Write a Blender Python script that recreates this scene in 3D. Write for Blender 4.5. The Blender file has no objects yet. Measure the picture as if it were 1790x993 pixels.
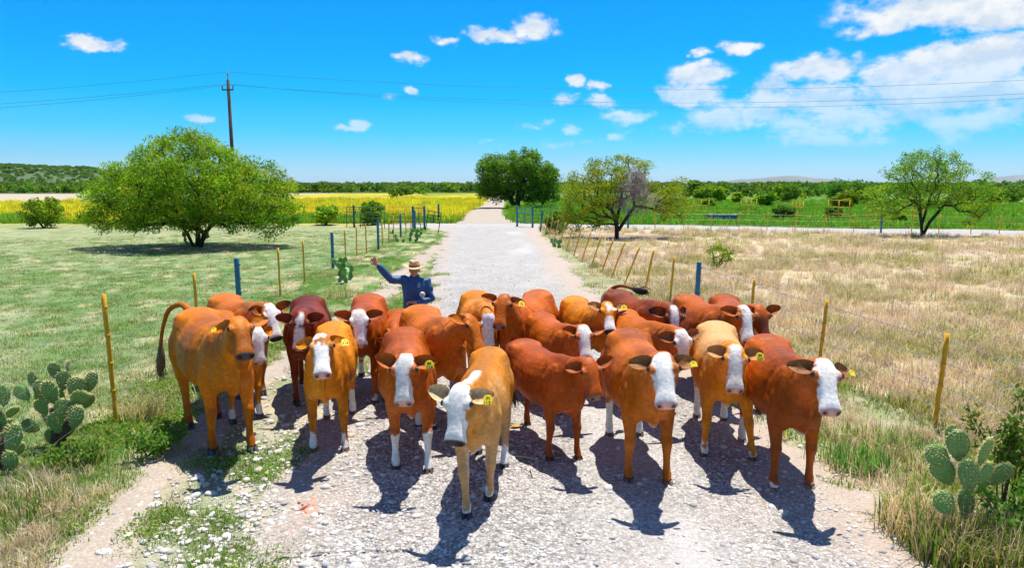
import bpy, math, random
import numpy as np
from mathutils import Vector, Matrix

SC = bpy.context.scene
COL = SC.collection
rng = np.random.default_rng(7)
random.seed(7)
R = math.radians
# ------------------------------------------------------------------ camera
CAM_H = 2.8; FPX = 1193.0; PITCH = math.atan((496.5 - 324) / FPX); CP, SP = math.cos(PITCH), math.sin(PITCH)
cam = bpy.data.cameras.new('camera'); cam_o = bpy.data.objects.new('camera', cam); COL.objects.link(cam_o)
cam.sensor_width = 36; cam.lens = FPX / 1790 * 36; cam.clip_start = .05; cam.clip_end = 60000
cam_o.location = (0, 0, CAM_H); cam_o.rotation_euler = (math.pi / 2 - PITCH, 0, 0)
SC.camera = cam_o
def ray(px, py):
    u = (px - 895) / FPX; v = -(py - 496.5) / FPX
    return np.array([u, CP + v * SP, -SP + v * CP])
def gp(px, py, z=0.):
    """point of the flat ground that the photograph shows at this pixel"""
    d = ray(px, py); k = (z - CAM_H) / d[2]; return np.array([d[0] * k, d[1] * k, z])
def at(px, py, Y):
    """point at the distance Y seen at this pixel"""
    d = ray(px, py); k = Y / d[1]; return np.array([d[0] * k, Y, CAM_H + d[2] * k])

# ------------------------------------------------------------------ sky and sun
SUN_EL, SUN_AZ = 74.0, 28.0      # azimuth from +y (behind the herd) towards +x
sun = bpy.data.lights.new('sun', 'SUN'); sun.energy = 5.0; sun.angle = R(.53); sun.color = (1, .955, .88)
sun_o = bpy.data.objects.new('sun', sun); COL.objects.link(sun_o)
sd = Vector((math.sin(R(SUN_AZ)) * math.cos(R(SUN_EL)), math.cos(R(SUN_AZ)) * math.cos(R(SUN_EL)), math.sin(R(SUN_EL))))
sun_o.rotation_euler = sd.to_track_quat('Z', 'Y').to_euler(); sun_o.location = (0, 0, 30)

# cloud masses: photo pixel centre, half width, half height (px), strength
CLOUDS = [(1640, 12, 150, 40, 1.15), (1750, 14, 150, 36, 1.1), (1545, 42, 62, 24, .95),
          (1700, 105, 130, 42, 1.1), (1770, 92, 90, 26, 1.0), (1600, 118, 66, 34, 1.), (1450, 118, 88, 30, 1.1), (1545, 128, 60, 26, .9),
          (1330, 158, 60, 34, .95), (1225, 128, 62, 24, .95), (1215, 165, 78, 26, .95), (1420, 175, 190, 38, 1.0), (1640, 165, 160, 42, 1.0), (1500, 205, 220, 34, .75), (1330, 200, 120, 30, .8), (1700, 215, 140, 30, .6), (1770, 195, 44, 26, .85),
          (1100, 205, 60, 20, .75), (1270, 212, 110, 26, .62), (1060, 178, 46, 15, .85), (985, 175, 46, 13, .8), (935, 220, 36, 14, .75), (1005, 226, 34, 13, .7), (1075, 241, 34, 11, .55), (1370, 236, 90, 16, .42), (1550, 225, 70, 16, .45),
          (870, 60, 86, 22, 1.1), (935, 48, 50, 24, 1.05), (785, 70, 32, 14, .9), (722, 100, 44, 14, .95), (1296, 84, 46, 15, 1.), (1220, 93, 22, 8, .7), (1008, 138, 22, 14, 1.), (1048, 148, 24, 13, 1.),
          (166, 74, 46, 13, 1.0), (340, 208, 40, 10, .85), (624, 214, 24, 15, .8), (603, 222, 28, 7, .6), (720, 160, 15, 8, .8), (855, 246, 22, 6, .45), (770, 263, 34, 6, .35), (680, 172, 18, 6, .45), (1180, 226, 120, 20, .6), (1000, 250, 70, 10, .4), (1450, 245, 160, 14, .5)]
world = bpy.data.worlds.new('World'); SC.world = world; world.use_nodes = True
def make_world():
    nt = world.node_tree
    for n in list(nt.nodes): nt.nodes.remove(n)
    out = nt.nodes.new('ShaderNodeOutputWorld')
    sky = nt.nodes.new('ShaderNodeTexSky'); sky.sky_type = 'NISHITA'; sky.sun_disc = False
    sky.sun_elevation = R(SUN_EL); sky.sun_rotation = R(SUN_AZ); sky.altitude = 100; sky.air_density = 1.0; sky.dust_density = .3; sky.ozone_density = 2.2
    tc = nt.nodes.new('ShaderNodeTexCoord'); G = tc.outputs['Generated']
    sx = nt.nodes.new('ShaderNodeSeparateXYZ'); nt.links.new(G, sx.inputs[0])
    tint = nt.nodes.new('ShaderNodeValToRGB'); stops = [(0, (.38, .56, .92)), (.015, (.35, .56, .88)), (.04, (.22, .51, .80)), (.07, (.09, .51, .80)), (.12, (.012, .49, .80)), (.18, (.004, .475, .82)), (.25, (.004, .465, .87)), (.5, (.14, .45, .78)), (1, (.22, .45, .70))]
    el = tint.color_ramp.elements
    while len(el) < len(stops): el.new(.5)
    for i, (p_, c_) in enumerate(stops): el[i].position = p_; el[i].color = (*c_, 1)
    nt.links.new(sx.outputs[2], tint.inputs[0])
    hs = nt.nodes.new('ShaderNodeMix'); hs.data_type = 'RGBA'; hs.blend_type = 'MULTIPLY'; hs.inputs[0].default_value = 1
    nt.links.new(sky.outputs[0], hs.inputs[6]); nt.links.new(tint.outputs[0], hs.inputs[7])
    bg = nt.nodes.new('ShaderNodeBackground'); bg.inputs[1].default_value = .134; nt.links.new(hs.outputs[2], bg.inputs[0])
    def vm(op, a, b=None, out=0):
        n = nt.nodes.new('ShaderNodeVectorMath'); n.operation = op
        for i, v in enumerate((a, b)):
            if v is None: continue
            if isinstance(v, (tuple, list, np.ndarray)): n.inputs[i].default_value = tuple(v)
            else: nt.links.new(v, n.inputs[i])
        return n.outputs['Value' if op == 'LENGTH' else 0]
    def mt(op, a, b=None, c=None):
        n = nt.nodes.new('ShaderNodeMath'); n.operation = op
        for i, v in enumerate((a, b, c)):
            if v is None: continue
            if isinstance(v, (int, float)): n.inputs[i].default_value = v
            else: nt.links.new(v, n.inputs[i])
        return n.outputs[0]
    # turbulence bends the outlines
    def nz(scale, detail, rough, vec, off=(0, 0, 0)):
        n = nt.nodes.new('ShaderNodeTexNoise'); n.inputs['Scale'].default_value = scale; n.inputs['Detail'].default_value = detail; n.inputs['Roughness'].default_value = rough
        nt.links.new(vm('ADD', vec, off), n.inputs['Vector']); return n.outputs[0]
    S = vm('MULTIPLY', G, (1, 1, 1.7))
    n1 = nz(17, 6, .6, S); n2 = nz(60, 3, .6, S, (3, 1, 7)); up = nz(17, 3, .6, S, (0, -.004, .026))
    wn = nt.nodes.new('ShaderNodeTexNoise'); wn.inputs['Scale'].default_value = 26; wn.inputs['Detail'].default_value = 4; wn.inputs['Roughness'].default_value = .62; nt.links.new(S, wn.inputs['Vector'])
    Gw = vm('ADD', G, vm('MULTIPLY', vm('SUBTRACT', wn.outputs['Color'], (.5, .5, .5)), (.044, 0, .026)))
    acc = None
    for px, py, w, h, a in CLOUDS:
        d = ray(px, py); d = d / np.linalg.norm(d); k = 1 / FPX * .93
        v = vm('MULTIPLY', vm('SUBTRACT', Gw, d), (1 / (w * k), 0, 1 / (h * k)))
        f = mt('MULTIPLY_ADD', vm('LENGTH', v), -a, a)
        acc = f if acc is None else mt('MAXIMUM', acc, f)
    # scattered cumulus over the rest of the sky, outside the piece in view
    far = nz(3.2, 3, .5, S, (11, 4, 2)); gen = mt('MULTIPLY', mt('SUBTRACT', far, .56), 7.0)
    def soft(v, a, c):
        n = nt.nodes.new('ShaderNodeMapRange'); n.interpolation_type = 'SMOOTHSTEP'; n.inputs[1].default_value = a; n.inputs[2].default_value = c; nt.links.new(v, n.inputs[0]); return n.outputs[0]
    inview = mt('MULTIPLY', soft(sx.outputs[1], .25, .6), mt('SUBTRACT', 1.0, soft(sx.outputs[2], .4, .75))); gen = mt('SUBTRACT', gen, mt('MULTIPLY', inview, 3))
    gen = mt('SUBTRACT', gen, mt('MULTIPLY', mt('SUBTRACT', 1.0, soft(sx.outputs[2], .0, .12)), 2))
    acc = mt('MAXIMUM', acc, mt('MINIMUM', gen, .9))
    dens = mt('ADD', mt('MULTIPLY', acc, 1.3), mt('MULTIPLY', mt('SUBTRACT', n1, .515), 3.3))
    dens = mt('ADD', dens, mt('MULTIPLY', mt('SUBTRACT', n2, .5), .5))
    mr = nt.nodes.new('ShaderNodeMapRange'); mr.interpolation_type = 'SMOOTHSTEP'; mr.inputs[1].default_value = .0; mr.inputs[2].default_value = .8; nt.links.new(dens, mr.inputs[0])
    gate = nt.nodes.new('ShaderNodeMapRange'); gate.inputs[1].default_value = -.12; gate.inputs[2].default_value = .25; nt.links.new(acc, gate.inputs[0])
    # low clouds thin out into the haze near the horizon
    lowf = nt.nodes.new('ShaderNodeMapRange'); lowf.inputs[1].default_value = .03; lowf.inputs[2].default_value = .17; lowf.inputs[3].default_value = .25; lowf.inputs[4].default_value = .97; nt.links.new(sx.outputs[2], lowf.inputs[0])
    alpha = mt('MULTIPLY', mt('MULTIPLY', mr.outputs[0], gate.outputs[0]), lowf.outputs[0])
    sh = nt.nodes.new('ShaderNodeMapRange'); sh.inputs[1].default_value = -.09; sh.inputs[2].default_value = .10; nt.links.new(mt('SUBTRACT', n1, up), sh.inputs[0])
    cc = nt.nodes.new('ShaderNodeMix'); cc.data_type = 'RGBA'; cc.inputs[6].default_value = (.70, .80, .90, 1); cc.inputs[7].default_value = (.98, .985, .99, 1); nt.links.new(sh.outputs[0], cc.inputs[0])
    bc = nt.nodes.new('ShaderNodeBackground'); bc.inputs[1].default_value = .64; nt.links.new(cc.outputs[2], bc.inputs[0])
    ms = nt.nodes.new('ShaderNodeMixShader'); nt.links.new(alpha, ms.inputs[0]); nt.links.new(bg.outputs[0], ms.inputs[1]); nt.links.new(bc.outputs[0], ms.inputs[2])
    nt.links.new(ms.outputs[0], out.inputs[0])
make_world()
world.cycles.sampling_method = 'MANUAL'; world.cycles.sample_map_resolution = 512
vs = SC.view_settings; vs.view_transform = 'Standard'; vs.look = 'None'; vs.exposure = .62; vs.gamma = 1; vs.use_curve_mapping = False
SC.render.engine = 'CYCLES'; SC.cycles.use_denoising = True; SC.cycles.max_bounces = 6; SC.cycles.diffuse_bounces = 3; SC.cycles.transparent_max_bounces = 8
SC.cycles.sample_clamp_indirect = 8; SC.cycles.denoising_prefilter = 'ACCURATE'
# ------------------------------------------------------------------ helpers
def sst(a, b, x):
    t = np.clip((np.asarray(x, float) - a) / (b - a), 0, 1)
    return t * t * (3 - 2 * t)

_tab = np.random.default_rng(3).random((3, 256, 256)).astype(np.float32)
def vnoise(x, y, k=0):
    """2-D value noise in 0..1"""
    x = np.asarray(x, float); y = np.asarray(y, float)
    xi = np.floor(x).astype(int); yi = np.floor(y).astype(int)
    fx = x - xi; fy = y - yi
    fx = fx * fx * (3 - 2 * fx); fy = fy * fy * (3 - 2 * fy)
    T = _tab[k % 3]; a = xi & 255; b = (xi + 1) & 255; c = yi & 255; d = (yi + 1) & 255
    return (T[a, c] * (1 - fx) + T[b, c] * fx) * (1 - fy) + (T[a, d] * (1 - fx) + T[b, d] * fx) * fy
def fbm(x, y, o=4, k=0):
    s = 0; a = .5; n = 0
    for i in range(o):
        s = s + a * vnoise(x * 2 ** i + 17.3 * i, y * 2 ** i + 9.1 * i, k + i); n += a; a *= .55
    return s / n
def fbm3(P, sc, k=0):
    return (vnoise(P[:, 0] * sc, P[:, 1] * sc, k) + vnoise(P[:, 1] * sc + 5, P[:, 2] * sc, k + 1) + vnoise(P[:, 2] * sc + 9, P[:, 0] * sc + 3, k + 2)) / 3

def mesh_np(name, V, F, cols=None, smooth=True, attrs=None):
    """mesh from arrays; F is (n,k) or a list of such arrays"""
    me = bpy.data.meshes.new(name)
    V = np.ascontiguousarray(V, np.float32)
    Fs = F if isinstance(F, list) else [F]
    me.vertices.add(len(V)); me.vertices.foreach_set('co', V.ravel())
    flat = np.concatenate([np.asarray(f, np.int32).ravel() for f in Fs])
    starts = []; off = 0
    for f in Fs:
        f = np.asarray(f)
        if len(f) == 0: continue
        starts.append(off + np.arange(len(f)) * f.shape[1]); off += f.size
    starts = np.concatenate(starts).astype(np.int32)
    me.loops.add(len(flat)); me.loops.foreach_set('vertex_index', flat)
    me.polygons.add(len(starts)); me.polygons.foreach_set('loop_start', starts)
    me.polygons.foreach_set('use_smooth', np.full(len(starts), smooth))
    me.update(calc_edges=True)
    if cols is not None:
        c = np.ones((len(V), 4), np.float32); c[:, :3] = cols
        at = me.color_attributes.new('Col', 'FLOAT_COLOR', 'POINT'); at.data.foreach_set('color', c.ravel())
    for k_, v_ in (attrs or {}).items():
        if np.ndim(v_) == 2:
            at = me.attributes.new(k_, 'FLOAT_VECTOR', 'POINT'); at.data.foreach_set('vector', np.ascontiguousarray(v_, np.float32).ravel())
        else:
            at = me.attributes.new(k_, 'FLOAT', 'POINT'); at.data.foreach_set('value', np.ascontiguousarray(v_, np.float32))
    return me

def put(name, me, mat=None, parent=None, label=None, cat=None, group=None, kind=None, loc=None, rot=None, scl=None):
    o = bpy.data.objects.new(name, me); COL.objects.link(o)
    if mat is not None and me is not None and len(me.materials) == 0: me.materials.append(mat)
    if parent is not None: o.parent = parent
    if loc is not None: o.location = loc
    if rot is not None: o.rotation_euler = rot
    if scl is not None: o.scale = scl
    for k_, v_ in (('label', label), ('category', cat), ('group', group), ('kind', kind)):
        if v_: o[k_] = v_
    return o

def interp_rows(rows, sub=3):
    rows = np.asarray(rows, float); t = np.arange(len(rows)); tt = np.linspace(0, len(rows) - 1, (len(rows) - 1) * sub + 1)
    out = []
    for c in rows.T:   # catmull-rom
        p = np.concatenate([[2 * c[0] - c[1]], c, [2 * c[-1] - c[-2]]]); i = np.minimum(tt.astype(int), len(rows) - 2); f = tt - i
        a, b, d, e = p[i], p[i + 1], p[i + 2], p[i + 3]
        out.append(.5 * (2 * b + (d - a) * f + (2 * a - 5 * b + 4 * d - e) * f ** 2 + (3 * b - a - 3 * d + e) * f ** 3))
    return np.array(out).T

class MB:
    """collects quads and triangles"""
    def __init__(s): s.v = []; s.q = []; s.t = []; s.c = []; s.n = 0
    def add(s, V, Q=None, T=None, col=(1, 1, 1)):
        V = np.asarray(V, float)
        if Q is not None and len(Q): s.q.append(np.asarray(Q) + s.n)
        if T is not None and len(T): s.t.append(np.asarray(T) + s.n)
        s.v.append(V); c = np.empty((len(V), 3)); c[:] = col; s.c.append(c); s.n += len(V)
        return s
    def box(s, c, h, M=None, col=(1, 1, 1)):
        V = np.array([[x, y, z] for x in (-1, 1) for y in (-1, 1) for z in (-1, 1)], float) * np.asarray(h, float)
        if M is not None: V = V @ np.asarray(M).T
        return s.add(V + np.asarray(c, float), [[0, 1, 3, 2], [4, 6, 7, 5], [0, 4, 5, 1], [2, 3, 7, 6], [0, 2, 6, 4], [1, 5, 7, 3]], col=col)
    def tube(s, P, r, n=8, cap=True, col=(1, 1, 1), flat=1.0):
        V, Q, T = tube(P, r, n, cap, flat); return s.add(V, Q, T, col)
    def bar(s, a, b, w, h=None, col=(1, 1, 1)):
        """square bar from a to b"""
        a = np.asarray(a, float); b = np.asarray(b, float); d = b - a; L = np.linalg.norm(d); d = d / L
        u = np.array([0, 0, 1.]) if abs(d[2]) < .9 else np.array([1., 0, 0])
        x = np.cross(u, d); x /= np.linalg.norm(x); y = np.cross(d, x)
        return s.box((a + b) / 2, (w / 2, (h or w) / 2, L / 2), np.array([x, y, d]).T, col)
    def mesh(s, name, smooth=True, cols=True):
        V = np.concatenate(s.v); F = []
        if s.q: F.append(np.concatenate(s.q))
        if s.t: F.append(np.concatenate(s.t))
        return mesh_np(name, V, F, np.concatenate(s.c) if cols else None, smooth)

def frame(d):
    d = d / (np.linalg.norm(d) + 1e-9)
    u = np.array([0, 0, 1.]) if abs(d[2]) < .92 else np.array([0., 1., 0])
    x = np.cross(u, d); x /= np.linalg.norm(x)
    return x, np.cross(d, x), d

def tube(P, r, n=8, cap=True, flat=1.0):
    P = np.asarray(P, float); r = np.broadcast_to(np.asarray(r, float), (len(P),))
    m = len(P); V = np.zeros((m * n, 3)); a = np.arange(n) * 2 * np.pi / n
    D = np.gradient(P, axis=0); px = None
    for i in range(m):
        x, y, d = frame(D[i])
        if px is not None:
            x = px - d * np.dot(px, d); x /= np.linalg.norm(x); y = np.cross(d, x)
        px = x
        V[i * n:(i + 1) * n] = P[i] + r[i] * (np.cos(a)[:, None] * x + flat * np.sin(a)[:, None] * y)
    i, j = np.meshgrid(np.arange(m - 1), np.arange(n), indexing='ij'); i = i.ravel(); j = j.ravel(); k = (j + 1) % n
    Q = np.stack([i * n + j, i * n + k, (i + 1) * n + k, (i + 1) * n + j], 1); T = []
    if cap:
        V = np.concatenate([V, P[:1], P[-1:]]); b = m * n
        for j in range(n):
            T.append([b, (j + 1) % n, j]); T.append([b + 1, (m - 1) * n + j, (m - 1) * n + (j + 1) % n])
    return V, Q, np.array(T, int).reshape(-1, 3)

def rings_mesh(rings):
    """closed skin over a list of equal rings (m,n,3), fan caps"""
    Rg = np.asarray(rings, float); m, n = Rg.shape[:2]
    V = Rg.reshape(-1, 3); i, j = np.meshgrid(np.arange(m - 1), np.arange(n), indexing='ij'); i = i.ravel(); j = j.ravel(); k = (j + 1) % n
    Q = np.stack([i * n + j, i * n + k, (i + 1) * n + k, (i + 1) * n + j], 1)
    V = np.concatenate([V, Rg[0].mean(0)[None], Rg[-1].mean(0)[None]]); b = m * n; T = []
    for j in range(n):
        T.append([b, (j + 1) % n, j]); T.append([b + 1, (m - 1) * n + j, (m - 1) * n + (j + 1) % n])
    return V, Q, np.array(T)

def ellipsoid(c, r, M=None, nu=10, nv=14):
    th = np.linspace(.02, np.pi - .02, nu); ph = np.arange(nv) * 2 * np.pi / nv
    rg = np.stack([np.sin(th)[:, None] * np.cos(ph), np.sin(th)[:, None] * np.sin(ph), np.cos(th)[:, None] * np.ones(nv)], -1)
    rg = rg[:, ::-1] * np.asarray(r, float)
    if M is not None: rg = rg @ np.asarray(M).T
    return rings_mesh(rg + np.asarray(c, float))

def remesh(mb, voxel, smooth_it=6, fac=.5):
    me = mb.mesh('tmp', cols=False); o = bpy.data.objects.new('tmp', me); COL.objects.link(o)
    m = o.modifiers.new('r', 'REMESH'); m.mode = 'VOXEL'; m.voxel_size = voxel; m.adaptivity = 0
    if smooth_it:
        s = o.modifiers.new('s', 'SMOOTH'); s.factor = fac; s.iterations = smooth_it
    dg = bpy.context.evaluated_depsgraph_get(); dg.update()
    ev = o.evaluated_get(dg); e = ev.to_mesh()
    V = np.empty(len(e.vertices) * 3, np.float32); e.vertices.foreach_get('co', V)
    lt = np.empty(len(e.polygons), np.int32); e.polygons.foreach_get('loop_total', lt)
    F = np.empty(len(e.loops), np.int32); e.loops.foreach_get('vertex_index', F)
    assert (lt == 4).all()
    ev.to_mesh_clear(); bpy.data.objects.remove(o); bpy.data.meshes.remove(me)
    return V.reshape(-1, 3).astype(float), F.reshape(-1, 4)

def text_mesh(s, size, depth=.0008, align='CENTER'):
    cu = bpy.data.curves.new('t', 'FONT'); cu.body = s; cu.size = size; cu.extrude = depth; cu.align_x = align; cu.align_y = 'CENTER'; cu.resolution_u = 2
    o = bpy.data.objects.new('t', cu); COL.objects.link(o)
    dg = bpy.context.evaluated_depsgraph_get(); dg.update()
    me = bpy.data.meshes.new_from_object(o.evaluated_get(dg)); bpy.data.objects.remove(o); bpy.data.curves.remove(cu)
    return me

# ------------------------------------------------------------------ materials
def node_mat(name):
    m = bpy.data.materials.new(name); m.use_nodes = True; nt = m.node_tree
    return m, nt, nt.nodes['Principled BSDF']
def N(nt, t, **kw):
    n = nt.nodes.new(t)
    for k, v in kw.items():
        if k.startswith('i_'):
            key = k[2:]; n.inputs[int(key) if key.isdigit() else key.replace('_', ' ')].default_value = v
        else: setattr(n, k, v)
    return n
def L(nt, a, b): nt.links.new(a, b)
def ramp(nt, stops, interp='LINEAR'):
    r = nt.nodes.new('ShaderNodeValToRGB'); r.color_ramp.interpolation = interp; e = r.color_ramp.elements
    while len(e) < len(stops): e.new(.5)
    for i, (p, c) in enumerate(stops): e[i].position = p; e[i].color = (*c, 1) if len(c) == 3 else c
    return r
def mixc(nt, fac, a, b, mode='MIX'):
    m = nt.nodes.new('ShaderNodeMix'); m.data_type = 'RGBA'; m.blend_type = mode
    for sock, v in ((m.inputs[0], fac), (m.inputs[6], a), (m.inputs[7], b)):
        if isinstance(v, (int, float)): sock.default_value = v
        elif isinstance(v, tuple): sock.default_value = (*v, 1)
        else: nt.links.new(v, sock)
    return m.outputs[2]
def noise(nt, scale, detail=4, rough=.6, vec=None, dim='3D'):
    n = N(nt, 'ShaderNodeTexNoise', i_Scale=scale, i_Detail=detail, i_Roughness=rough)
    if vec is not None: nt.links.new(vec, n.inputs['Vector'])
    return n
def bump(nt, bsdf, h, strength=.3, dist=.01, prev=None):
    b = N(nt, 'ShaderNodeBump', i_Strength=strength, i_Distance=dist); nt.links.new(h, b.inputs['Height'])
    if prev is not None: nt.links.new(prev, b.inputs['Normal'])
    nt.links.new(b.outputs[0], bsdf.inputs['Normal']); return b.outputs[0]
def simple_mat(name, col, rough=.6, var=.25, scale=8, metal=0, spec=.4, bumps=.15, bscale=40):
    m, nt, b = node_mat(name); tc = N(nt, 'ShaderNodeTexCoord')
    n = noise(nt, scale, 5, .65, tc.outputs['Object'])
    r = ramp(nt, [(.3, tuple(c * (1 - var) for c in col)), (.7, tuple(min(1, c * (1 + var)) for c in col))]); L(nt, n.outputs[0], r.inputs[0])
    L(nt, r.outputs[0], b.inputs['Base Color'])
    b.inputs['Roughness'].default_value = rough; b.inputs['Metallic'].default_value = metal; b.inputs['Specular IOR Level'].default_value = spec
    if bumps:
        n2 = noise(nt, bscale, 4, .6, tc.outputs['Object']); bump(nt, b, n2.outputs[0], bumps, .01)
    return m
# ------------------------------------------------------------------ ground, roads
ROAD_Y = [0, 3, 5, 6.2, 9, 12, 16, 20, 27, 34, 44, 52]
ROAD_L = [-1.5, -1.55, -1.6, -1.8, -1.95, -1.85, -1.85, -2.1, -2.65, -3.15, -3.7, -3.9]
ROAD_R = [3.2, 3.05, 2.95, 2.85, 2.55, 2.2, 1.85, 1.62, 1.55, 1.42, 1.1, .9]
def road_in(x, y):
    """distance inside the edge of the gravel road (negative outside)"""
    l = np.interp(y, ROAD_Y, ROAD_L); r = np.interp(y, ROAD_Y, ROAD_R)
    return np.minimum(np.minimum(x - l, r - x), (52 - y) * .4)
def line_dist(x, y, P):
    x = np.asarray(x, float); y = np.asarray(y, float); best = np.full(x.shape, 1e9)
    for a, b in zip(P[:-1], P[1:]):
        d = np.array(b[:2]) - a[:2]; t = np.clip(((x - a[0]) * d[0] + (y - a[1]) * d[1]) / (d @ d), 0, 1)
        best = np.minimum(best, np.hypot(x - a[0] - t * d[0], y - a[1] - t * d[1]))
    return best
CROSS = np.array([(-9, 48.5), (-4, 48), (2, 47.6), (11, 46), (20, 42.6), (30, 40.5), (60, 36)], float)
TRACK = np.array([(-1.6, 49), (-2.3, 56), (-2.75, 66), (-2.75, 75), (-2.6, 93), (-2.8, 116), (-3.6, 160), (-4.5, 250)], float)
FOOT = np.array([gp(60, 1060)[:2], gp(150, 975)[:2], gp(235, 870)[:2], gp(300, 805)[:2], gp(420, 690)[:2], gp(590, 570)[:2], gp(678, 512)[:2], gp(705, 478)[:2], gp(735, 455)[:2], gp(765, 436)[:2], gp(790, 416)[:2]], float)
def ground_z(x, y):
    x = np.asarray(x, float); y = np.asarray(y, float)
    away = sst(-.2, -2.5, road_in(x, y))
    z = .10 * (fbm(x * .35 + 40, y * .35 + 40, 3) - .5) * away
    z = z + .035 * (fbm(x * 2.1 + 7, y * 2.1, 3, 1) - .5) * sst(.1, -.6, road_in(x, y))
    far = np.hypot(x, y)
    return z * (1 - sst(60, 120, far)) - .5 * sst(200, 400, far)
def polar_sheet(r0, r1, nr, a_dense, n_dense, n_back):
    a = np.concatenate([np.linspace(-a_dense, a_dense, n_dense), np.linspace(a_dense, 360 - a_dense, n_back + 2)[1:-1]]) * np.pi / 180
    r = np.geomspace(r0, r1, nr); A, Rr = np.meshgrid(a, r, indexing='ij')
    x = (Rr * np.sin(A)).ravel(); y = (Rr * np.cos(A)).ravel(); na = len(a)
    i, j = np.meshgrid(np.arange(na), np.arange(nr - 1), indexing='ij'); i = i.ravel(); j = j.ravel(); k = (i + 1) % na
    Q = np.stack([i * nr + j, k * nr + j, k * nr + j + 1, i * nr + j + 1], 1)
    return x, y, Q, na, nr

def mixv(C, col, w): return C + (np.asarray(col) - C) * np.clip(w, 0, 1)[:, None]
PASTURE = (.13, .205, .075); PASTURE_PALE = (.26, .30, .165); STRAW = (.46, .38, .25); MAUVE = (.44, .335, .285); OLIVE = (.19, .20, .065); DIRT = (.40, .33, .255)
def ground_colour(x, y):
    n = len(x); C = np.tile(np.array(PASTURE), (n, 1)).astype(float); ri = road_in(x, y)
    fence_l = np.interp(y, [0, 8, 12, 17, 45], [-4.2, -4.6, -5.5, -6, -6]); fence_r = np.interp(y, [0, 7.7, 14.5, 19, 24, 42], [6, 4.95, 3.6, 3.1, 2.6, 1.7])
    # left pasture
    C = mixv(C, PASTURE_PALE, sst(.38, .66, .5 * fbm(x * .55, y * .55, 5) + .5 * fbm(x * 2.2 + 9, y * 2.2, 4)) * .8)
    C = mixv(C, (.13, .20, .055), sst(.52, .7, fbm(x * .9 + 31, y * .9, 4)) * .7)
    C = mixv(C, STRAW, sst(.60, .74, fbm(x * 1.7 + 5, y * 1.7 + 80, 4)) * .6)
    C = mixv(C, (.33, .32, .18), sst(26, 40, y) * .5)
    # right dry field
    w = sst(-.5, .5, x - fence_r + (fbm(x * .8, y * .8 + 3, 3) - .5) * 2.2)
    Rf = np.tile(np.array(STRAW), (n, 1)); Rf = mixv(Rf, MAUVE, sst(.40, .6, fbm(x * .7 + 9, y * .7, 5)) * .9); Rf = mixv(Rf, OLIVE, sst(.50, .66, fbm(x * .45 + 77, y * .6, 5)) * .75)
    Rf = mixv(Rf, DIRT, sst(.62, .72, fbm(x * 1.3 + 2, y * 1.3 + 20, 4)) * .6)
    C = C + (Rf - C) * w[:, None]
    # verges
    vl = (x < -1) * sst(-.6, .6, x - fence_l + .8); vr = (x > 1) * sst(.4, -.6, x - fence_r)
    C = mixv(C, (.075, .155, .025), vl * (.4 + .6 * sst(.4, .55, fbm(x * 1.1, y * 1.1 + 50, 4))))
    C = mixv(C, STRAW, vl * sst(.55, .68, fbm(x * 1.6 + 12, y * 1.6, 4)) * .8)
    C = mixv(C, (.24, .25, .10), vr * .5); C = mixv(C, DIRT, vr * sst(.38, .58, fbm(x * 1.4 + 40, y * 1.4, 4)) * .8)
    # stony ground left of the road in front
    st = sst(-2.1, -.4, ri + (fbm(x * 1.2 + 70, y * 1.2, 3) - .5) * 1.2) * (x < 0) * (y < 10); C = mixv(C, (.43, .375, .31), st * .9)
    gpch = sst(.50, .60, fbm(x * 1.5 + 3, y * 1.5 + 8, 4)) * st; C = mixv(C, (.10, .16, .035), gpch * .8)
    C = mixv(C, DIRT, sst(-.7, .0, ri) * (x > 0) * .85)
    fd = line_dist(x, y, FOOT); C = mixv(C, DIRT, sst(.62, .18, fd + .5 * (fbm(x * 2.3, y * 2.3 + 15, 4) - .5)) * .85)
    # bare soil under the trees
    for tx, ty, rx, ry in BARE: C = mixv(C, (.30, .215, .17), sst(1.15, .6, np.hypot((x - tx) / rx, (y - ty) / ry) + (fbm(x * .9, y * .9, 3) - .5) * .6))
    # beyond the crossing road
    cy = np.interp(x, CROSS[:, 0], CROSS[:, 1]); b = sst(-.6, 1.2, y - cy)
    Lf = np.tile(np.array((.46, .38, .015)), (n, 1)); Lf = mixv(Lf, (.13, .20, .02), sst(.4, .6, fbm(x * .10, y * .05 + 4, 4)) * .8 + sst(64, 54, y) * .7)
    Lf = mixv(Lf, (.46, .33, .17), sst(60, 66, y) * sst(86, 74, y) * sst(.35, .55, fbm(x * .12 + 8, y * .2, 3)))
    Lf = mixv(Lf, (.42, .33, .10), sst(.55, .7, fbm(x * .05, y * .14 + 9, 4)) * .8)
    Lf = mixv(Lf, (.40, .34, .26), sst(-55, -75, x) * sst(105, 130, y))
    Gf = np.tile(np.array((.055, .17, .012)), (n, 1)); Gf = mixv(Gf, (.13, .22, .02), sst(.4, .62, fbm(x * .11 + 3, y * .09, 4)) * .9); Gf = mixv(Gf, (.30, .25, .14), sst(.60, .72, fbm(x * .16 + 60, y * .12, 4)) * .6)
    Gf = mixv(Gf, (.38, .255, .19), sst(16, 22, x) * sst(49, 50.5, y) * sst(58, 55, y) * sst(.3, .5, fbm(x * .2, y * .6, 3)))
    rt = sst(-3, 3, x - np.interp(y, TRACK[:, 1], TRACK[:, 0])); Bf = Lf + (Gf - Lf) * rt[:, None]
    C = C + (Bf - C) * b[:, None]
    fr = sst(230, 300, y + 40 * (fbm(x * .01, y * .01, 3) - .5)); C = mixv(C, (.045, .085, .022), fr)
    C = mixv(C, (.07, .12, .03), sst(10, -10, y) * sst(10, 30, np.hypot(x, y)) * 0)
    return np.clip(C * (.86 + .28 * fbm(x * 5, y * 5, 3, 2))[:, None], .005, .8)

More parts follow.
